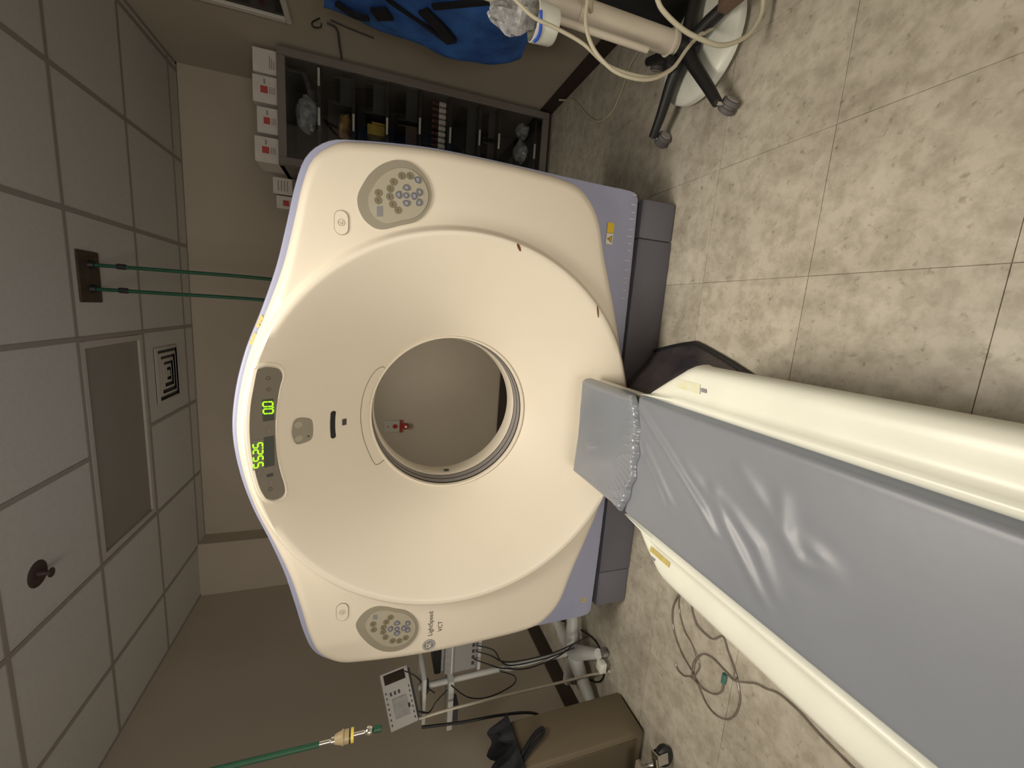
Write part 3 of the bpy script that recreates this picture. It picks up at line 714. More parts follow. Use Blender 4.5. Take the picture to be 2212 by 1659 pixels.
def pad():
    nx, ny = 64, 230; hw = .232; y0, y1 = -1.05, 1.232
    def fn(u, v):
        x = -hw + 2 * hw * u; y = y0 + (y1 - y0) * v
        e = min(hw - abs(x), y1 - y, y - y0)
        z = .402 + .032 * math.sqrt(max(1 - (1 - min(e / .022, 1)) ** 2, 0))
        if e > .012: z += foldz(x, y) * min(1, (e - .012) / .02)
        z += .0012 * math.sin(9 * x + 5 * y) * min(1, e / .03)
        return (TX + x, y, z)
    m = MB().grid(fn, nx, ny)
    m.box((TX - hw + .003, y0 + .003, .3985), (TX + hw - .003, y1 - .003, .403))
    return m
tag(pad().build('mattress_pad', M_pad, org=(TX, .1, .3985), angle=80), 'long grey vinyl mattress pad with folds on the patient table', 'mattress')
def cushion():
    nx, ny = 150, 90; hw = .228
    def fn(u, v):
        x = -hw + 2 * hw * u; q = 2 * u - 1
        yn = 1.235 - .060 * (1 - q * q) ** .8 + .006 * math.sin(31 * u) * (1 - q * q); yf = 1.632 - .012 * (1 - q * q)
        y = yn + (yf - yn) * v
        e = min(hw - abs(x), yf - y, (y - yn) * 1.4)
        base = .400 + .035 * min(1, max(0.0, 1 - (y - 1.238) / .04)); z = base + (.455 - base) * math.sqrt(max(1 - (1 - min(e / .03, 1)) ** 2, 0))
        near = math.exp(-(y - yn) / .032)
        z += min(1, e / .008) * near * (.011 * (1 - abs(math.sin(27 * u + 3 * math.sin(9 * u) + 30 * (y - yn)))) ** 3 + .007 * (1 - abs(math.sin(61 * u - 50 * (y - yn)))) ** 3 - .002)
        z += min(1, e / .03) * (.004 * math.exp(-((x + .02 + .4 * (y - 1.42)) / .012) ** 2 - ((y - 1.45) / .05) ** 2) + .003 * math.exp(-((x - .05 + .5 * (y - 1.42)) / .012) ** 2 - ((y - 1.42) / .04) ** 2))
        z += .0025 * math.sin(12 * u + 6 * v) * min(1, e / .04)
        return (TX + x, y, z)
    return MB().grid(fn, nx, ny)
tag(cushion().build('head_cushion', M_cush, org=(TX, 1.43, .400), angle=80), 'shiny grey vinyl head cushion on the table end at the scanner', 'cushion')

# ------------------------------------------------------------------ supply cabinet in the right corner
CX0, CX1, CY0, CY1, CZ1 = .885, 1.60, 3.31, 3.89, 1.955
K = thing('supply_cabinet', ((CX0 + CX1) / 2, 3.6, 0), 'tall grey-brown glass-fronted supply cabinet in the right corner', 'cabinet')
MB().box((CX0, CY0 + .03, .02), (CX0 + .025, CY1, CZ1)).build('side_panel', M_cab, parent=K)
MB().box((CX1 - .025, CY0 + .03, .02), (CX1, CY1, CZ1)).build('side_panel', M_cab, parent=K)
MB().box((CX0 + .025, CY1 - .02, .06), (CX1 - .025, CY1, CZ1 - .03)).build('back_panel', M_cabin, parent=K)
MB().box((CX0, CY0 + .03, CZ1 - .03), (CX1, CY1, CZ1 + .005), bev=.004, seg=1).build('top_panel', M_cab, parent=K)
MB().box((CX0, CY0 + .05, .0), (CX1, CY1, .06)).build('plinth', M_shelf, parent=K)
# door frame with pane
dr = MB().box((CX0 + .002, CY0, .03), (CX0 + .052, CY0 + .028, CZ1), bev=.003, seg=1).box((CX1 - .052, CY0, .03), (CX1 - .002, CY0 + .028, CZ1), bev=.003, seg=1).box((CX0 + .052, CY0, CZ1 - .05), (CX1 - .052, CY0 + .028, CZ1), bev=.003, seg=1).box((CX0 + .052, CY0, .03), (CX1 - .052, CY0 + .028, .085), bev=.003, seg=1).build('door', M_cab, parent=K)
MB().box((CX0 + .05, CY0 + .012, .083), (CX1 - .05, CY0 + .016, CZ1 - .048)).build('pane', M_glass, parent=dr)
SHZ = [1.71, 1.49, 1.265, 1.035, .81, .583, .427, .125]
LBX = [1.485, 1.246, 1.268, 1.315, 1.296, 1.324, 1.328, 1.309]
for k, z in enumerate(SHZ):
    s_ = MB().box((CX0 + .026, CY0 + .04, z - .012), (CX1 - .026, CY1 - .022, z + .012), bev=.002, seg=1).build('shelf', M_shelf, parent=K)
    for lx in ([LBX[0], 1.24] if k == 0 else [LBX[k]]):
        hw = .055
        MB().box((lx - hw, CY0 + .036, z - .007), (lx + hw, CY0 + .040, z + .007)).build('shelf_label', M_paper, parent=s_)
# contents
def crumple(c, s_, seed, nu=14, nv=12, amp=.22):
    rr = random.Random(seed); ph = [rr.uniform(0, 6.28) for _ in range(8)]
    def fn(u, v):
        th, f = 2 * PI * u, PI * v
        r = 1 + amp * (math.sin(3 * th + ph[0] + 2 * f) * .5 + math.sin(5 * f + ph[1] + th) * .5 + math.sin(7 * th + 4 * f + ph[2]) * .4)
        if v in (0, 1): r = 1
        return (c[0] + s_[0] * r * math.sin(f) * math.cos(2 * PI * (u % 1)), c[1] + s_[1] * r * math.sin(f) * math.sin(2 * PI * (u % 1)), c[2] + s_[2] * (r * .3 + .7) * -math.cos(f))
    return MB().grid(lambda u, v: fn(0.0 if u == 1 else u, v), nu, nv)
def item(mb, name, m_, label, cat, group=None, angle=38): return tag(mb.build(name, m_, angle=angle), label, cat, group)
item(crumple((1.29, 3.50, 1.802), (.115, .06, .076), 1), 'plastic_bag', M_clear, 'crumpled clear plastic bag on the top cabinet shelf', 'bag', angle=20)
item(crumple((1.46, 3.55, 1.776), (.06, .07, .05), 2), 'plastic_bag', M_bin, 'dark bag on the top cabinet shelf beside the clear bag', 'bag', angle=20)
item(crumple((1.22, 3.48, 1.55), (.13, .08, .05), 3), 'wrapped_pack', M_orange, 'brown wrapped pack on the second cabinet shelf', 'pack', angle=20)
def bin_(x0, x1, y0, y1, z0, h): return MB().box((x0, y0, z0), (x1, y1, z0 + .008)).box((x0, y0, z0 + .008), (x1, y0 + .008, z0 + h * .6)).box((x0, y1 - .008, z0 + .008), (x1, y1, z0 + h)).box((x0, y0 + .008, z0 + .008), (x0 + .008, y1 - .008, z0 + h)).box((x1 - .008, y0 + .008, z0 + .008), (x1, y1 - .008, z0 + h))
item(bin_(1.37, 1.55, 3.42, 3.8, 1.502, .13), 'storage_bin', M_bin, 'dark open bin on the second cabinet shelf', 'bin')
item(MB().box((1.22, 3.42, 1.277), (1.29, 3.60, 1.40), bev=.006).box((1.296, 3.43, 1.277), (1.31, 3.60, 1.37), bev=.003), 'yellow_pack', mat('pack_yellow', (.52, .36, .05), .6, var=.3, vscale=20), 'yellow packet standing on the third cabinet shelf', 'packet')
item(bin_(1.36, 1.56, 3.42, 3.8, 1.277, .14), 'storage_bin', M_bin, 'dark open bin on the third cabinet shelf', 'bin')
item(bin_(1.14, 1.33, 3.42, 3.8, 1.047, .14), 'storage_bin', mat('bin_brown', (.10, .06, .045), .5), 'brown open bin on the fourth cabinet shelf', 'bin')
item(bin_(1.36, 1.56, 3.42, 3.8, 1.047, .14), 'storage_bin', M_bin, 'dark open bin on the fourth cabinet shelf', 'bin')
bt = None
for k in range(8):
    x = 1.545 - k * .042
    if bt is None:
        bt = thing('medicine_bottle', (x, 3.47, .822), '', 'bottle', 'amber bottles on the fifth cabinet shelf')
        MB().lathe([(.001, .822), (.0175, .822), (.0175, .90), (.012, .912), (.009, .918), (.001, .918)], (x, 3.47, 0), 18).build('bottle_body', M_amber, parent=bt)
        MB().lathe([(.0181, .832), (.0181, .884)], (x, 3.47, 0), 18).build('bottle_label', M_paper, parent=bt)
        MB().lathe([(.001, .918), (.0125, .918), (.0125, .934), (.001, .935)], (x, 3.47, 0), 18).build('cap', mat('cap_maroon', (.12, .03, .03), .5), parent=bt)
        b_ = bt
    else: b_ = dup(bt, (x, 3.47, .822))
    b_['label'] = ['first', 'second', 'third', 'fourth', 'fifth', 'sixth', 'seventh', 'eighth'][k] + ' amber bottle with pale label in the cabinet row, counting from the right wall'
item(bin_(1.10, 1.56, 3.44, 3.8, .595, .12), 'storage_bin', M_bin, 'wide dark open bin on the sixth cabinet shelf', 'bin')
item(bin_(1.14, 1.34, 3.44, 3.8, .439, .09), 'storage_bin', M_bin, 'dark open bin on the seventh cabinet shelf, away from the wall', 'bin')
item(bin_(1.37, 1.56, 3.44, 3.8, .439, .09), 'storage_bin', M_bin, 'dark open bin on the seventh cabinet shelf, by the wall', 'bin')
item(crumple((1.49, 3.48, .195), (.06, .06, .058), 5), 'plastic_bag', M_clear, 'clear plastic bag on the bottom cabinet shelf, by the wall', 'bag', angle=20)
item(crumple((1.33, 3.48, .20), (.08, .06, .063), 6), 'plastic_bag', M_clear, 'larger clear plastic bag on the bottom cabinet shelf', 'bag', angle=20)

# cartons on top of the cabinet
def carton(x0, x1, y0, z0, z1, red, label):
    t_ = thing('glove_carton', ((x0 + x1) / 2, y0 + .06, z0), label, 'carton', 'white cartons on the supply cabinet')
    MB().box((x0, y0, z0), (x1, y0 + .24, z1), bev=.003, seg=1).build('carton_body', M_box, parent=t_)
    w_, h_ = x1 - x0, z1 - z0
    if red: MB().box((x0 + .36 * w_, y0 - .001, z0 + .42 * h_), (x0 + .62 * w_, y0 + .001, z0 + .70 * h_)).build('red_label', M_red, parent=t_)
    for q in range(3): MB().box((x0 + (.36 if red else .2) * w_, y0 - .001, z0 + (.16 + .08 * q) * h_), (x0 + (.62 if red else .55 + .1 * q) * w_, y0 + .0008, z0 + (.20 + .08 * q) * h_)).build('print_line', M_boxprint, parent=t_)
    if red: MB().box((x0 + .70 * w_, y0 - .001, z0 + .50 * h_), (x0 + .88 * w_, y0 + .0008, z0 + .58 * h_)).build('print_line', M_boxprint, parent=t_)
    return t_
ZT = CZ1 + .005
k_ = 3.36 / 3.45
carton(1.455, 1.60, 3.40, ZT, ZT + .15, False, 'white carton without red label on the cabinet, against the right wall')
carton(1.275, 1.44, 3.40, ZT, ZT + .155, True, 'white carton with red label, beside the unlabelled one on the cabinet')
carton(1.088, 1.25, 3.40, ZT, ZT + .135, True, 'white carton with red label, third from the right wall on the cabinet')
carton(.898, 1.06, 3.38, ZT, ZT + .150, True, 'white carton with red label, at the free end of the cabinet top')
# boxes beyond the cabinet, on a wall shelf
sf = thing('wall_shelf', (.73, 3.8, 1.9), 'narrow wall shelf beside the supply cabinet, behind the scanner', 'shelf')
MB().box((.60, 3.60, 1.90), (.875, 3.93, 1.92), bev=.002, seg=1).build('board', M_cab, parent=sf)
for x in (.64, .83): MB().box((x - .008, 3.70, 1.80), (x + .008, 3.925, 1.90)).build('bracket', M_cab, parent=sf)
t_ = thing('glove_carton', (.82, 3.7, 1.92), 'grey-white carton lying on the wall shelf beside the cabinet', 'carton', 'cartons on the wall shelf')
MB().box((.755, 3.60, 1.921), (.87, 3.80, 2.05), bev=.003, seg=1).build('carton_body', M_box, parent=t_)
for q in range(4): MB().box((.775, 3.598, 1.95 + .02 * q), (.85, 3.601, 1.957 + .02 * q)).build('print_line', M_boxprint, parent=t_)
t_ = thing('glove_carton', (.70, 3.7, 1.92), 'carton with red label on the wall shelf, nearer the green hoses', 'carton', 'cartons on the wall shelf')
MB().box((.655, 3.60, 1.921), (.745, 3.80, 2.03), bev=.003, seg=1).build('carton_body', M_box, parent=t_)
MB().box((.675, 3.598, 1.945), (.715, 3.601, 1.985)).build('red_label', M_red, parent=t_)

# red emergency outlets on the back wall, seen through the bore
o_ = thing('wall_outlet', (-1.135, YB - .004, 1.0), 'red emergency power outlet with pale plate seen through the bore', 'outlet')
MB().box((-1.195, YB - .008, 1.085), (-1.08, YB - .001, 1.225), bev=.003, seg=1).build('plate', M_outlet, parent=o_)
MB().cyl((-1.137, YB - .012, 1.13), (-1.137, YB - .006, 1.13), .022, n=16).build('socket', M_outletred, parent=o_)
MB().cyl((-1.137, YB - .011, 1.195), (-1.137, YB - .006, 1.195), .006, n=8).build('screw', M_print, parent=o_)
MB().box((-1.20, YB - .012, 1.068), (-1.075, YB - .001, 1.083)).build('plate_edge', M_outletred, parent=o_)
MB().cyl((-1.137, YB - .030, 1.035), (-1.137, YB - .001, 1.035), .030, n=18).build('plug', M_outletred, parent=o_)
MB().cyl((-1.137, YB - .034, 1.030), (-1.137, YB - .029, 1.030), .012, n=12).build('plug_face', M_paper, parent=o_)

# wall hook and rail by the cabinet
hk = thing('wall_hook', (XR - .02, 2.96, 1.58), 'thin dark wire hook and rail on the right wall', 'hook')
MB().tube([(1.59, 2.90, 1.655), (1.585, 2.95, 1.70), (1.585, 2.99, 1.695), (1.60, 3.0, 1.66), (1.612, 2.985, 1.655)], .004, 8).build('hook_wire', M_black, parent=hk)
MB().tube([(1.606, 2.955, 1.62), (1.606, 2.99, 1.57), (1.604, 3.15, 1.565), (1.600, 3.29, 1.562)], .006, 8).build('rail', M_print, parent=hk)
MB().tube([(1.612, 2.93, 1.60), (1.612, 2.96, 1.50), (1.612, 2.99, 1.36)], .004, 8).build('cord', M_print, parent=hk)

# ------------------------------------------------------------------ blue bag on the right wall
BG = thing('tote_bag', (1.47, 2.33, .62), 'blue bag with black straps hanging by the right wall', 'bag')
def bagmesh():
    def fn(u, v):
        z = .60 + .98 * v
        th = 2 * PI * (0.0 if u == 1 else u)
        hy = .30 * (1 - .05 * v) * min(1, (.35 + 3.2 * v)) ** .5; hx = (.115 - .06 * v) * min(1, (.4 + 4 * v)) ** .5
        n_ = 1 + .05 * math.sin(5 * th + 7 * v) + .05 * abs(math.sin(4.5 * th - 6 * v)) - .02 + .03 * math.sin(3 * th + 19 * v)
        c_, s_ = math.cos(th), math.sin(th)
        cy = 2.30 + .02 * math.sin(5 * v)
        return (1.475 + hx * n_ * math.copysign(abs(c_) ** .7, c_), cy + hy * n_ * math.copysign(abs(s_) ** .7, s_), z - .06 * math.cos(th) * (1 - v) * 0 + .05 * math.sin(th) * (v - .6))
    m = MB().grid(fn, 56, 40)
    m.add([fn(k / 56, 0) for k in range(56)], [tuple(range(56))])
    return m
bagmesh().build('bag_body', M_bag, parent=BG, angle=80)
def ribbon(pts, wd, th, sub=5):
    P = [Vector(p) for p in catmull(pts, sub, False)]; vv, ff = [], []
    for i, p in enumerate(P):
        t_ = (P[min(i + 1, len(P) - 1)] - P[max(i - 1, 0)]); d = Vector((0, -t_.z, t_.y)).normalized() * wd / 2
        n_ = Vector((th / 2, 0, 0))
        vv += [p + d + n_, p - d + n_, p - d - n_, p + d - n_]
    for i in range(len(P) - 1):
        for k in range(4): ff.append((i * 4 + k, i * 4 + (k + 1) % 4, (i + 1) * 4 + (k + 1) % 4, (i + 1) * 4 + k))
    ff += [(3, 2, 1, 0), tuple(len(vv) - 4 + k for k in range(4))]
    return MB().add(vv, ff)
ribbon([(1.384, 2.237, 1.143), (1.378, 2.314, 1.052), (1.373, 2.393, 0.976)], .058, .022).build('strap_pad', M_blackcloth, parent=BG)
ribbon([(1.399, 2.193, 1.371), (1.394, 2.262, 1.296), (1.385, 2.327, 1.151), (1.374, 2.41, 0.991)], .018, .014).build('strap', M_blackcloth, parent=BG)
ribbon([(1.382, 2.199, 1.101), (1.366, 2.023, 0.859)], .026, .014).build('strap', M_blackcloth, parent=BG)
ribbon([(1.398, 2.4, 1.36), (1.394, 2.356, 1.287)], .07, .016).build('buckle', M_blackcloth, parent=BG)
ribbon([(1.405, 2.41, 1.53), (1.398, 2.45, 1.45), (1.392, 2.43, 1.385)], .030, .014).build('dark_fold', M_blackcloth, parent=BG)  # black strip standing for the dark of a fold in the bag
MB().tube([(1.46, 2.48, 1.57), (1.55, 2.34, 1.72), (1.60, 2.28, 1.78), (1.55, 2.22, 1.72), (1.46, 2.12, 1.57)], .010, 8).build('handle', M_blackcloth, parent=BG)

# ------------------------------------------------------------------ injector stand (right)
HX, HY = 1.145, 1.605
S = thing('injector_stand', (HX, HY, 0), 'cream pole stand on a black five-leg caster base', 'stand')
MB().cyl((HX, HY, .17), (HX, HY, 1.75), .043, n=28).build('pole', M_pole, parent=S)
MB().lathe([(.043, .20), (.049, .202), (.049, .212), (.043, .214)], (HX, HY, 0), 28).build('collar', M_pole, parent=S)
MB().lathe([(.043, .60), (.047, .602), (.047, .635), (.043, .637)], (HX, HY, 0), 28).build('collar', M_pole, parent=S)
MB().cyl((HX, HY, .09), (HX, HY, .185), .05, .046, n=24).build('hub', M_black, parent=S)
MB().cyl((HX - .072, HY - .03, .33), (HX - .072, HY - .03, 1.6), .013, n=12).build('side_tube', M_pole, parent=S)
MB().box((HX - .09, HY - .05, .77), (HX + .02, HY - .01, .81), bev=.005).build('clamp', M_standw, parent=S)
MB().box((HX - .10, HY - .02, .165), (HX - .05, HY + .02, .215), bev=.006).build('lock_lever', M_black, parent=S)
MB().lathe([(.001, .078), (.12, .076), (.18, .068), (.210, .056), (.215, .048), (.213, .022), (.001, .020)], (HX + .035, HY + .015, 0), 48).build('base_weight', M_white, parent=S)
wheel_me = MB().lathe([(.001, -.030), (.030, -.030), (.040, -.026), (.042, -.020), (.042, -.008), (.036, -.005), (.036, .005), (.042, .008), (.042, .020), (.040, .026), (.030, .030), (.001, .030)], (0, 0, .042), 24, axis='Y').mesh('caster_wheel', M_wheel)
cap_me = [MB().lathe([(.001, q * .0325), (.029, q * .0325), (.031, q * .029)], (0, 0, .042), 20, axis='Y').mesh('caster_cap', M_wheelhub) for q in (-1, 1)]
def caster(parent, loc, rz, sc_=1.0):
    for me in [wheel_me] + cap_me:
        o = bpy.data.objects.new('caster_wheel' if me is wheel_me else 'caster_cap', me); COL.objects.link(o); o.parent = parent
        o.location = loc; o.rotation_euler = (0, 0, rz); o.scale = (sc_,) * 3
for k in range(5):
    a = math.radians(142 + 72 * k); L = .335
    ex, ey = HX + L * math.cos(a), HY + L * math.sin(a)
    lg = MB().sweep([(HX + .03 * math.cos(a), HY + .03 * math.sin(a), .125), (HX + .12 * math.cos(a), HY + .12 * math.sin(a), .122), (HX + .25 * math.cos(a), HY + .25 * math.sin(a), .10), (ex, ey, .092)], [.03, .026, .022, .019], 12).build('leg', M_black, parent=S)
    MB().cyl((ex, ey, .094), (ex, ey, .066), .008, n=10).build('caster_stem', M_chrome, parent=lg)
    caster(lg, (ex - HX, ey - HY, 0), (.55, .75, a, a, a)[k], .82)
MB().box((HX + .02, HY - .27, .10), (HX + .10, HY - .18, .15), bev=.008).build('brown_strap', M_brown, parent=S)
# cup holder with plastic bags
CU = thing('cup_holder', (1.045, 1.565, .735), 'white cup holder on the cream pole stuffed with clear bags', 'holder')
MB().lathe([(.001, .738), (.052, .738), (.058, .748), (.062, .82), (.058, .822), (.052, .75), (.001, .748)], (1.035, 1.56, 0), 26).build('cup', M_white, parent=CU)
MB().box((1.085, 1.555, .76), (1.105, 1.595, .80), bev=.004).build('cup_bracket', M_standw, parent=CU)
MB().tube([(1.035 + .063 * math.cos(a), 1.56 + .063 * math.sin(a), .812 + .006 * math.sin(3 * a)) for a in [PI + k * .3 for k in range(6)]], .006, 8).build('blue_strip', M_bluetie, parent=CU)
item(crumple((1.02, 1.555, .90), (.040, .045, .085), 11, 18, 16, .3), 'plastic_bag', M_clear, 'crumpled clear plastic bag standing in the cup holder, nearer the blue bag', 'bag', angle=15)
item(crumple((1.065, 1.575, .895), (.032, .04, .078), 12, 18, 16, .3), 'plastic_bag', M_clear, 'crumpled clear plastic bag in the cup holder, nearer the pole', 'bag', angle=15)
# black bin
BN = thing('waste_bin', (1.44, 1.87, 0), 'black waste bin between the cream pole and right wall', 'bin')
MB().lathe([(.001, .002), (.10, .002), (.115, .02), (.135, .60), (.142, .61), (.142, .63), (.132, .63), (.11, .05), (.001, .04)], (1.45, 1.88, 0), 36).build('bin_body', M_black, parent=BN)
MB().lathe([(.142, .605), (.148, .61), (.148, .632), (.142, .637)], (1.45, 1.88, 0), 36).build('bin_rim', M_black, parent=BN)
# hoses around the stand
def hose(name, pts, r, m_, label, cat='hose', group=None, n=10): return tag(MB().tube(pts, r, n).build(name, m_), label, cat, group)
H1 = [(1.061, 1.3, .532), (1.013, 1.3, .471), (.981, 1.3, .39), (.97, 1.3, .31), (.974, 1.3, .21), (1.025, 1.3, .114), (1.096, 1.3, .064), (1.155, 1.3, .06), (1.203, 1.3, .089)]
H2 = [(1.064, 1.38, .697), (.97, 1.38, .703), (.909, 1.38, .679), (.866, 1.38, .629), (.841, 1.38, .553), (.85, 1.38, .44), (.904, 1.38, .348), (.986, 1.38, .291), (1.042, 1.38, .244)]
H3 = [(.984, 1.4, .977), (.94, 1.4, .88), (.929, 1.4, .798), (.909, 1.4, .694), (.869, 1.4, .599), (.864, 1.4, .486)]
HTOP = (1.10, 1.50, 1.45)
hose('cable', [(1.10, 1.55, 1.6), (1.10, 1.42, 1.1), (1.085, 1.33, .70)] + H1 + [(1.26, 1.33, .13), (1.33, 1.42, .22), (1.36, 1.50, .34)], .0078, M_hosec, 'thick cream cable looping lowest in front of the stand', 'cable', 'cream cables on the stand')
hose('cable', [(1.12, 1.552, .60), (1.10, 1.44, .66)] + H2 + [(1.08, 1.42, .195), (1.13, 1.47, .14), (1.17, 1.50, .092)], .0064, M_hosec, 'cream cable looping from the pole towards the scanner', 'cable', 'cream cables on the stand')
hose('cable', [(1.05, 1.50, 1.30), (1.01, 1.42, 1.08)] + H3 + [(.875, 1.392, .40), (.93, 1.392, .32)], .0058, M_hosec, 'thin cream cable passing in front of the cup holder', 'cable', 'cream cables on the stand')
hose('cord', [(1.60, 3.10, .05), (1.59, 3.06, .012), (1.537, 2.93, .006), (1.368, 2.726, .006), (1.252, 2.55, .006), (1.232, 2.384, .006), (1.324, 2.281, .006), (1.415, 2.222, .006), (1.475, 2.079, .006)], .0055, M_hosec, 'thin pale cord curling on the floor by the cabinet', 'cord')

# ------------------------------------------------------------------ left side: monitor stand
PX, PY = -2.135, 2.02
N = thing('monitor_stand', (PX, PY, 0), 'white wheeled pole stand against the left wall carrying the monitor', 'stand')
MB().cyl((PX, PY, .08), (PX, PY, 1.08), .017, n=18).build('pole', M_standw, parent=N)
MB().lathe([(.017, .50), (.024, .505), (.024, .56), (.017, .565)], (PX, PY, 0), 18).build('collar', M_standw, parent=N)
MB().lathe([(.001, .12), (.04, .12), (.05, .10), (.055, .06), (.001, .055)], (PX, PY, 0), 22).build('hub', M_standw, parent=N)
for k in range(5):
    a = math.radians(310 + 72 * k); L = .31
    ex, ey = PX + L * math.cos(a), PY + L * math.sin(a)
    lg = MB().sweep([(PX + .02 * math.cos(a), PY + .02 * math.sin(a), .09), (PX + .12 * math.cos(a), PY + .12 * math.sin(a), .085), (PX + .23 * math.cos(a), PY + .23 * math.sin(a), .072), (ex, ey, .066)], [.052, .043, .034, .028], 12).build('leg', M_standw, parent=N)
    caster(lg, (ex - PX, ey - PY, 0), a + .6, .6)
MB().box((PX + .11, PY - .29, .035), (PX + .17, PY - .24, .075), bev=.004).build('foot_block', M_white, parent=N)
MB().box((-2.43, 1.97, .880), (-2.10, 2.09, .912), bev=.004).build('tray', M_standw, parent=N)
MB().box((-2.40, 1.985, .845), (-2.28, 2.06, .88)).build('tray_hanger', M_print, parent=N)
MB().box((PX - .16, PY - .09, 1.045), (PX + .13, PY + .12, 1.065), bev=.004).build('top_plate', M_standw, parent=N)
MB().cyl((PX, PY, 1.04), (PX, PY, 1.02), .05, .03, n=18).build('plate_mount', M_print, parent=N)
# monitor built in its own axes
BLp, BRp, TLp, TRp = Vector((-2.16, 1.85, 1.095)), Vector((-2.0, 2.05, 1.145)), Vector((-2.193, 1.85, 1.233)), Vector((-2.033, 2.05, 1.288))
mo = thing('patient_monitor', (-2.13, 1.99, 1.066), 'light grey patient monitor with small dark screen and keypad', 'monitor')
bk = Vector((-.62, .50, 0)).normalized() * .14
def face(s_, t_, d=0.0):
    p = (BLp * (1 - s_) + BRp * s_) * (1 - t_) + (TLp * (1 - s_) + TRp * s_) * t_
    return p - bk.normalized() * d
def fbox(s0, s1, t0, t1, d0, d1):
    vv = [face(s_, t_, d) for d in (d0, d1) for (s_, t_) in ((s0, t0), (s1, t0), (s1, t1), (s0, t1))]
    return MB().add(vv, [(0, 1, 2, 3), (7, 6, 5, 4), (0, 4, 5, 1), (1, 5, 6, 2), (2, 6, 7, 3), (3, 7, 4, 0)])
fbox(0, 1, 0, 1, -.12, 0).build('housing', M_mon, parent=mo)
fbox(.74, 1.0, .0, 1.0, 0, .004).build('bezel', M_mon, parent=mo)
fbox(.785, .965, .13, .90, .002, .006).build('screen', M_screen, parent=mo)
fbox(.16, .50, .24, .76, 0, .005).build('printer_door', M_dev, parent=mo)
fbox(.27, .34, .17, .23, 0, .006).build('latch', M_black, parent=mo)
for k in range(7):
    s_ = .06 + k * .092
    fbox(s_, s_ + .035, .06, .10, 0, .003).build('key', M_print, parent=mo)
    fbox(s_ + .01, s_ + .045, .90, .94, 0, .003).build('key', M_print, parent=mo)
for k in range(3): fbox(.57, .63, .42 + k * .15, .49 + k * .15, 0, .003).build('icon', M_print, parent=mo)
fbox(.05, .95, -.10, .0, -.10, -.02).build('monitor_foot', M_print, parent=mo)
# lower recorder box
dv = thing('recorder_box', (-2.0, 2.11, .735), 'grey recorder box half hidden behind the scanner edge', 'device')
MB().box((-2.105, 2.03, .735), (-1.84, 2.25, .93), bev=.008).build('housing', M_dev, parent=dv)
MB().box((-2.09, 2.022, .75), (-1.86, 2.031, .875), bev=.003, seg=1).build('front_plate', mat('device_front', (.34, .335, .335), .4), parent=dv)
MB().box((-2.105, 2.026, .885), (-1.84, 2.034, .892)).build('trim_line', M_white, parent=dv)
for k in range(5): MB().box((-2.06 + k * .04, 2.018, .757), (-2.04 + k * .04, 2.024, .772)).build('port', M_print, parent=dv)
MB().box((-2.11, 2.05, .945), (-1.85, 2.20, .985), bev=.01).build('cable_bundle', M_black, parent=dv)
MB().box((-2.10, 2.06, .931), (-1.86, 2.19, .946)).build('lid', M_dev, parent=dv)
# the stand carries the recorder on a bracket
MB().box((-2.14, 2.035, .71), (-1.84, 2.24, .733), bev=.003, seg=1).build('bracket', M_standw, parent=N)
G_C = 'black leads below the recorder box'
hose('lead', [(-1.97, 2.015, .75), (-2.0, 1.99, .66), (-2.055, 1.985, .58), (-2.07, 1.98, .45), (-2.03, 1.95, .25), (-1.95, 1.93, .05)], .004, M_black, 'black lead falling straight from the recorder box to the floor', 'cable', G_C, 8)
hose('lead', [(-1.93, 2.015, .75), (-1.96, 1.985, .65), (-2.04, 1.975, .60), (-2.08, 1.97, .52), (-2.06, 1.95, .30), (-2.01, 1.93, .14)], .004, M_black, 'black lead bunched with others below the recorder box', 'cable', G_C, 8)
hose('lead', [(-2.02, 2.015, .76), (-2.06, 1.985, .66), (-2.10, 1.985, .58), (-2.14, 1.985, .42), (-2.10, 1.98, .22), (-2.02, 1.97, .12)], .004, M_black, 'black lead hanging closest to the stand pole', 'cable', G_C, 8)
hose('lead', [(-2.11, 1.96, .90), (-2.205, 1.95, .80), (-2.24, 1.95, .676), (-2.20, 1.95, .53), (-2.155, 1.965, .51), (-2.12, 1.99, .60)], .0035, M_black, 'black lead sagging in a loop under the tray', 'cable', G_C, 8)
hose('lead', [(-2.14, 1.90, 1.12), (-2.22, 1.93, 1.03), (-2.187, 1.955, .983), (-2.139, 1.965, .92)], .0035, M_black, 'short black lead from the monitor down to the tray', 'cable', None, 8)
hose('lead', [(-1.985, 2.0, 1.16), (-2.02, 1.985, 1.10), (-2.10, 1.98, 1.04), (-2.15, 1.975, .99)], .0035, M_black, 'short black lead from the screen side of the monitor', 'cable', None, 8)
hose('cord', [(-2.21, 1.90, 1.085), (-2.199, 1.90, .894), (-2.20, 1.90, .564), (-2.184, 1.88, .266), (-2.16, 1.86, .07), (-2.10, 1.80, .008), (-2.03, 1.74, .007)], .0075, M_pole, 'pale straight cord dropping from the monitor to the floor', 'cord')
hose('cord', [(-2.095, 1.752, 1.09), (-2.127, 1.75, .876), (-2.146, 1.75, .671), (-2.189, 1.75, .478), (-2.30, 1.75, .32), (-2.38, 1.75, .01)], .007, M_black, 'thick black cord dropping behind the tan cabinet', 'cord')
hose('cord', [(-2.023, 2.065, .02), (-1.976, 1.911, .006), (-2.01, 1.822, .006), (-2.07, 1.783, .006), (-2.174, 1.815, .006), (-2.262, 1.911, .008), (-2.269, 1.97, .02)], .005, M_black, 'black cord looped on the floor around the white caster base', 'cord')

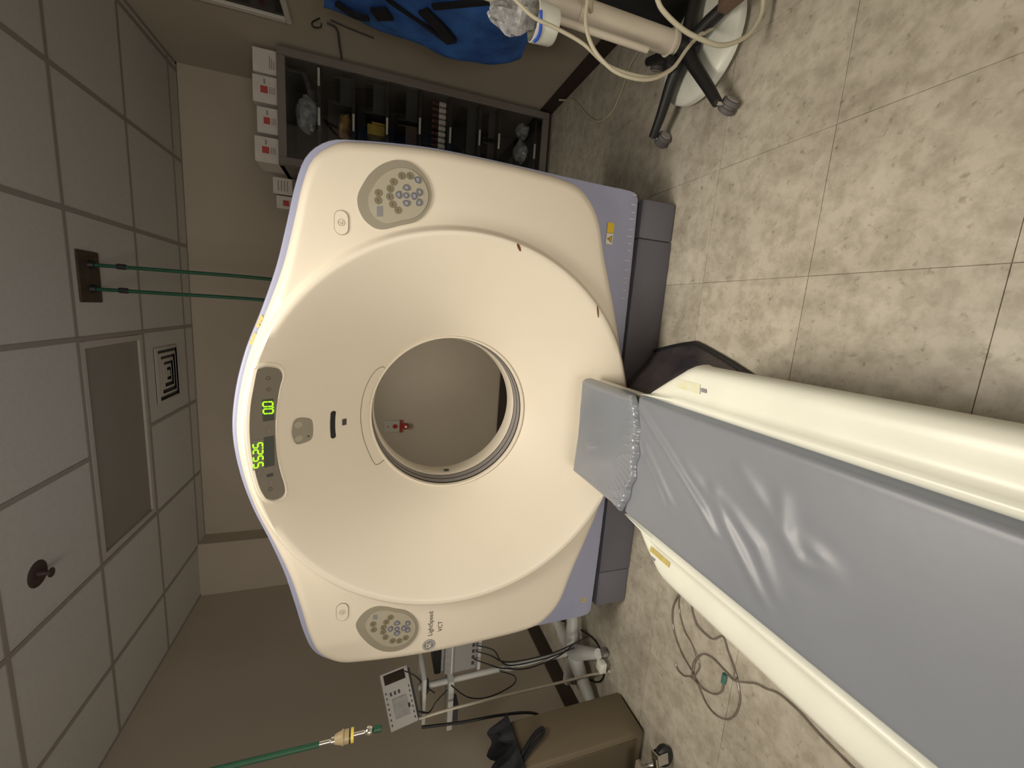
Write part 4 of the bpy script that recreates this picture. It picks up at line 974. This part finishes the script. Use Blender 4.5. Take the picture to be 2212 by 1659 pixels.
# green drop hose at the left
gh = thing('drop_hose', (-1.395, 1.2, 1.30), 'dark green drop hose with ivory coupling hanging at the left', 'hose')
MB().tube([(-1.394, 1.2, CEIL - .012), (-1.394, 1.2, 2.2), (-1.394, 1.2, 1.8), (-1.397, 1.2, 1.497)], .0085, 12).build('tube', M_hose, parent=gh)
MB().lathe([(.001, 1.50), (.006, 1.50), (.006, 1.465), (.010, 1.462), (.010, 1.452), (.001, 1.452)], (-1.396, 1.2, 0), 18).build('ferrule', M_chrome, parent=gh)
MB().lathe([(.001, 1.452), (.013, 1.452), (.020, 1.43), (.022, 1.43), (.022, 1.425), (.020, 1.423), (.020, 1.408), (.001, 1.408)], (-1.394, 1.2, 0), 24).build('coupling', M_brass, parent=gh)
MB().lathe([(.001, 1.408), (.0205, 1.408), (.0205, 1.403), (.001, 1.403)], (-1.394, 1.2, 0), 24).build('coupling_ring', M_black, parent=gh)
MB().lathe([(.001, 1.403), (.0205, 1.403), (.0205, 1.394), (.001, 1.394)], (-1.394, 1.2, 0), 24).build('yellow_ring', M_yel2, parent=gh)
MB().lathe([(.001, 1.394), (.006, 1.394), (.006, 1.36), (.001, 1.36)], (-1.394, 1.2, 0), 14).build('stem', M_chrome, parent=gh)
MB().sphere((-1.394, 1.2, 1.347), .0145, 18).build('ball', M_chrome, parent=gh)
MB().lathe([(.001, 1.332), (.011, 1.332), (.011, 1.308), (.001, 1.306)], (-1.394, 1.2, 0), 18).build('end_cap', M_hose, parent=gh)
MB().cyl((-1.394, 1.2, CEIL - .012), (-1.394, 1.2, CEIL - .001), .03, n=18).build('ceiling_socket', M_vent, parent=gh)

# tan cabinet with dark jacket
tc_ = thing('low_cabinet', (-2.28, 1.51, 0), 'low olive-tan cabinet against the left wall beside the monitor stand', 'cabinet')
MB().box((-2.53, 1.40, 0.012), (-2.05, 1.63, .66), bev=.012).build('cabinet_body', M_tan, parent=tc_)
MB().box((-2.50, 1.395, .05), (-2.085, 1.402, .62), bev=.002, seg=1).build('door', mat('shaded_front', (.10, .08, .05), .6), parent=tc_)  # dark panel: the shade on this front is put into its colour
MB().box((-2.51, 1.42, .0), (-2.07, 1.61, .012)).build('plinth', M_black, parent=tc_)
def jacket():
    def fn(u, v):
        y = 1.66 - .28 * u; x = -2.03 - .34 * v
        h = .665 + .10 * math.sin(PI * min(u * 1.1 + .05, 1)) ** .6 * (.55 + .45 * math.sin(9 * u + 3 * v)) + .05 * math.sin(14 * v + 5 * u) * math.sin(PI * u) + .04 * math.sin(23 * u - 7 * v)
        e = min(u, 1 - u, v * 1.3, 1 - v)
        return (x, y, .668 + max(h - .66, .012) * min(1, e / .14))
    m = MB().grid(fn, 34, 34)
    m.box((-2.355, 1.40, .6605), (-2.045, 1.64, .670), bev=.003, seg=1)
    return m
jk = thing('jacket', (-2.2, 1.53, .661), 'dark blue-black jacket heaped on the tan cabinet', 'jacket')
jacket().build('jacket_body', M_clothnavy, parent=jk, angle=50)
MB().tube([(-2.045, 1.43, .66), (-2.034, 1.47, .60), (-2.031, 1.505, .535), (-2.031, 1.535, .52), (-2.031, 1.525, .56), (-2.033, 1.485, .62), (-2.045, 1.45, .665)], .009, 8).build('sleeve_loop', M_blackcloth, parent=jk)
# low rolling cart at the frame edge
ca = thing('rolling_cart', (-2.2, 1.15, 0), 'pale tan rolling cart with chrome bracket and black caster', 'cart')
MB().box((-2.50, .75, .085), (-2.10, 1.325, .11), bev=.006).build('deck', M_cart, parent=ca)
MB().box((-2.48, .80, .11), (-2.20, 1.20, .55), bev=.01).build('cart_body', M_cart, parent=ca)
MB().tube([(-2.10, 1.29, .10), (-2.075, 1.27, .085), (-2.06, 1.255, .06)], .007, 8).build('bracket', M_chrome, parent=ca)
for (x, y, rz) in ((-1.975, 1.225, .35), (-2.42, 1.25, .5), (-2.42, .82, .2), (-2.05, .82, .1)):
    m = MB()
    m.lathe([(.001, -.017), (.034, -.017), (.042, -.012), (.042, .012), (.034, .017), (.001, .017)], (0, 0, .042), 26, axis='Y')
    o = bpy.data.objects.new('caster_wheel', m.mesh('caster_wheel', M_black)); COL.objects.link(o); o.parent = ca; o.location = (x + 2.2, y - 1.15, 0); o.rotation_euler = (0, 0, rz)
    f_ = MB().box((-.022, -.024, .035), (.022, -.020, .088), bev=.002, seg=1).box((-.022, .020, .035), (.022, .024, .088), bev=.002, seg=1).box((-.022, -.024, .086), (.022, .024, .092)).box((-.15, -.012, .088), (.0, .012, .096))
    o2 = bpy.data.objects.new('caster_fork', f_.mesh('caster_fork', M_chrome)); COL.objects.link(o2); o2.parent = ca; o2.location = o.location; o2.rotation_euler = (0, 0, rz)

# clear tubing coiled on the floor left of the table
T1 = [(-1.0, 1.22, .006), (-1.10, 1.28, .006), (-1.209, 1.318, .006), (-1.292, 1.34, .006), (-1.365, 1.33, .006), (-1.419, 1.298, .006), (-1.464, 1.243, .006), (-1.486, 1.183, .006), (-1.515, 1.139, .006), (-1.551, 1.089, .006), (-1.554, 1.04, .006), (-1.521, .988, .006), (-1.462, .957, .006), (-1.391, .95, .006), (-1.341, .968, .006), (-1.294, .996, .006), (-1.249, 1.035, .006), (-1.214, 1.067, .006), (-1.258, 1.105, .012), (-1.268, 1.152, .012), (-1.262, 1.197, .010), (-1.212, 1.237, .006), (-1.13, 1.24, .006), (-1.0, 1.20, .006)]
T2 = [(-1.502, 1.172, .014), (-1.433, 1.174, .012), (-1.369, 1.146, .006), (-1.34, 1.095, .006), (-1.339, 1.036, .006), (-1.332, .982, .014), (-1.303, .941, .006), (-1.27, .903, .006), (-1.253, .865, .006), (-1.228, .82, .006), (-1.223, .749, .006), (-1.234, .673, .006), (-1.24, .50, .006)]
T3 = [(-1.534, 1.275, .006), (-1.553, 1.259, .006), (-1.547, 1.218, .006), (-1.502, 1.172, .020), (-1.501, 1.113, .014), (-1.479, 1.061, .006), (-1.434, 1.03, .006), (-1.388, 1.027, .006)]
T4 = [(-1.0, 1.25, .006), (-1.15, 1.31, .006), (-1.266, 1.307, .006), (-1.345, 1.258, .006), (-1.371, 1.206, .006), (-1.402, 1.162, .014), (-1.434, 1.148, .006), (-1.496, 1.166, .006)]
GT = 'clear tubing on the floor left of the table'
hose('tubing', T1, .0032, M_tube, 'clear tubing in the largest loop on the floor left of the table', 'tubing', GT, 8)
hose('tubing', T2, .0036, M_tube, 'clear tubing trailing from the coil along under the table edge', 'tubing', GT, 8)
t3 = thing('tubing', (-1.45, 1.05, 0), 'short clear tubing ending in a teal connector on the floor', 'tubing', GT)
MB().tube(T3, .0034, 8).build('tube', M_tube, parent=t3)
MB().tube([(-1.390, 1.027, .008), (-1.372, 1.026, .009), (-1.350, 1.026, .009)], .009, 10).build('connector', M_teal, parent=t3)
hose('tubing', T4, .0026, M_tube, 'thinnest clear tubing leading from the table to the coil', 'tubing', GT, 8)
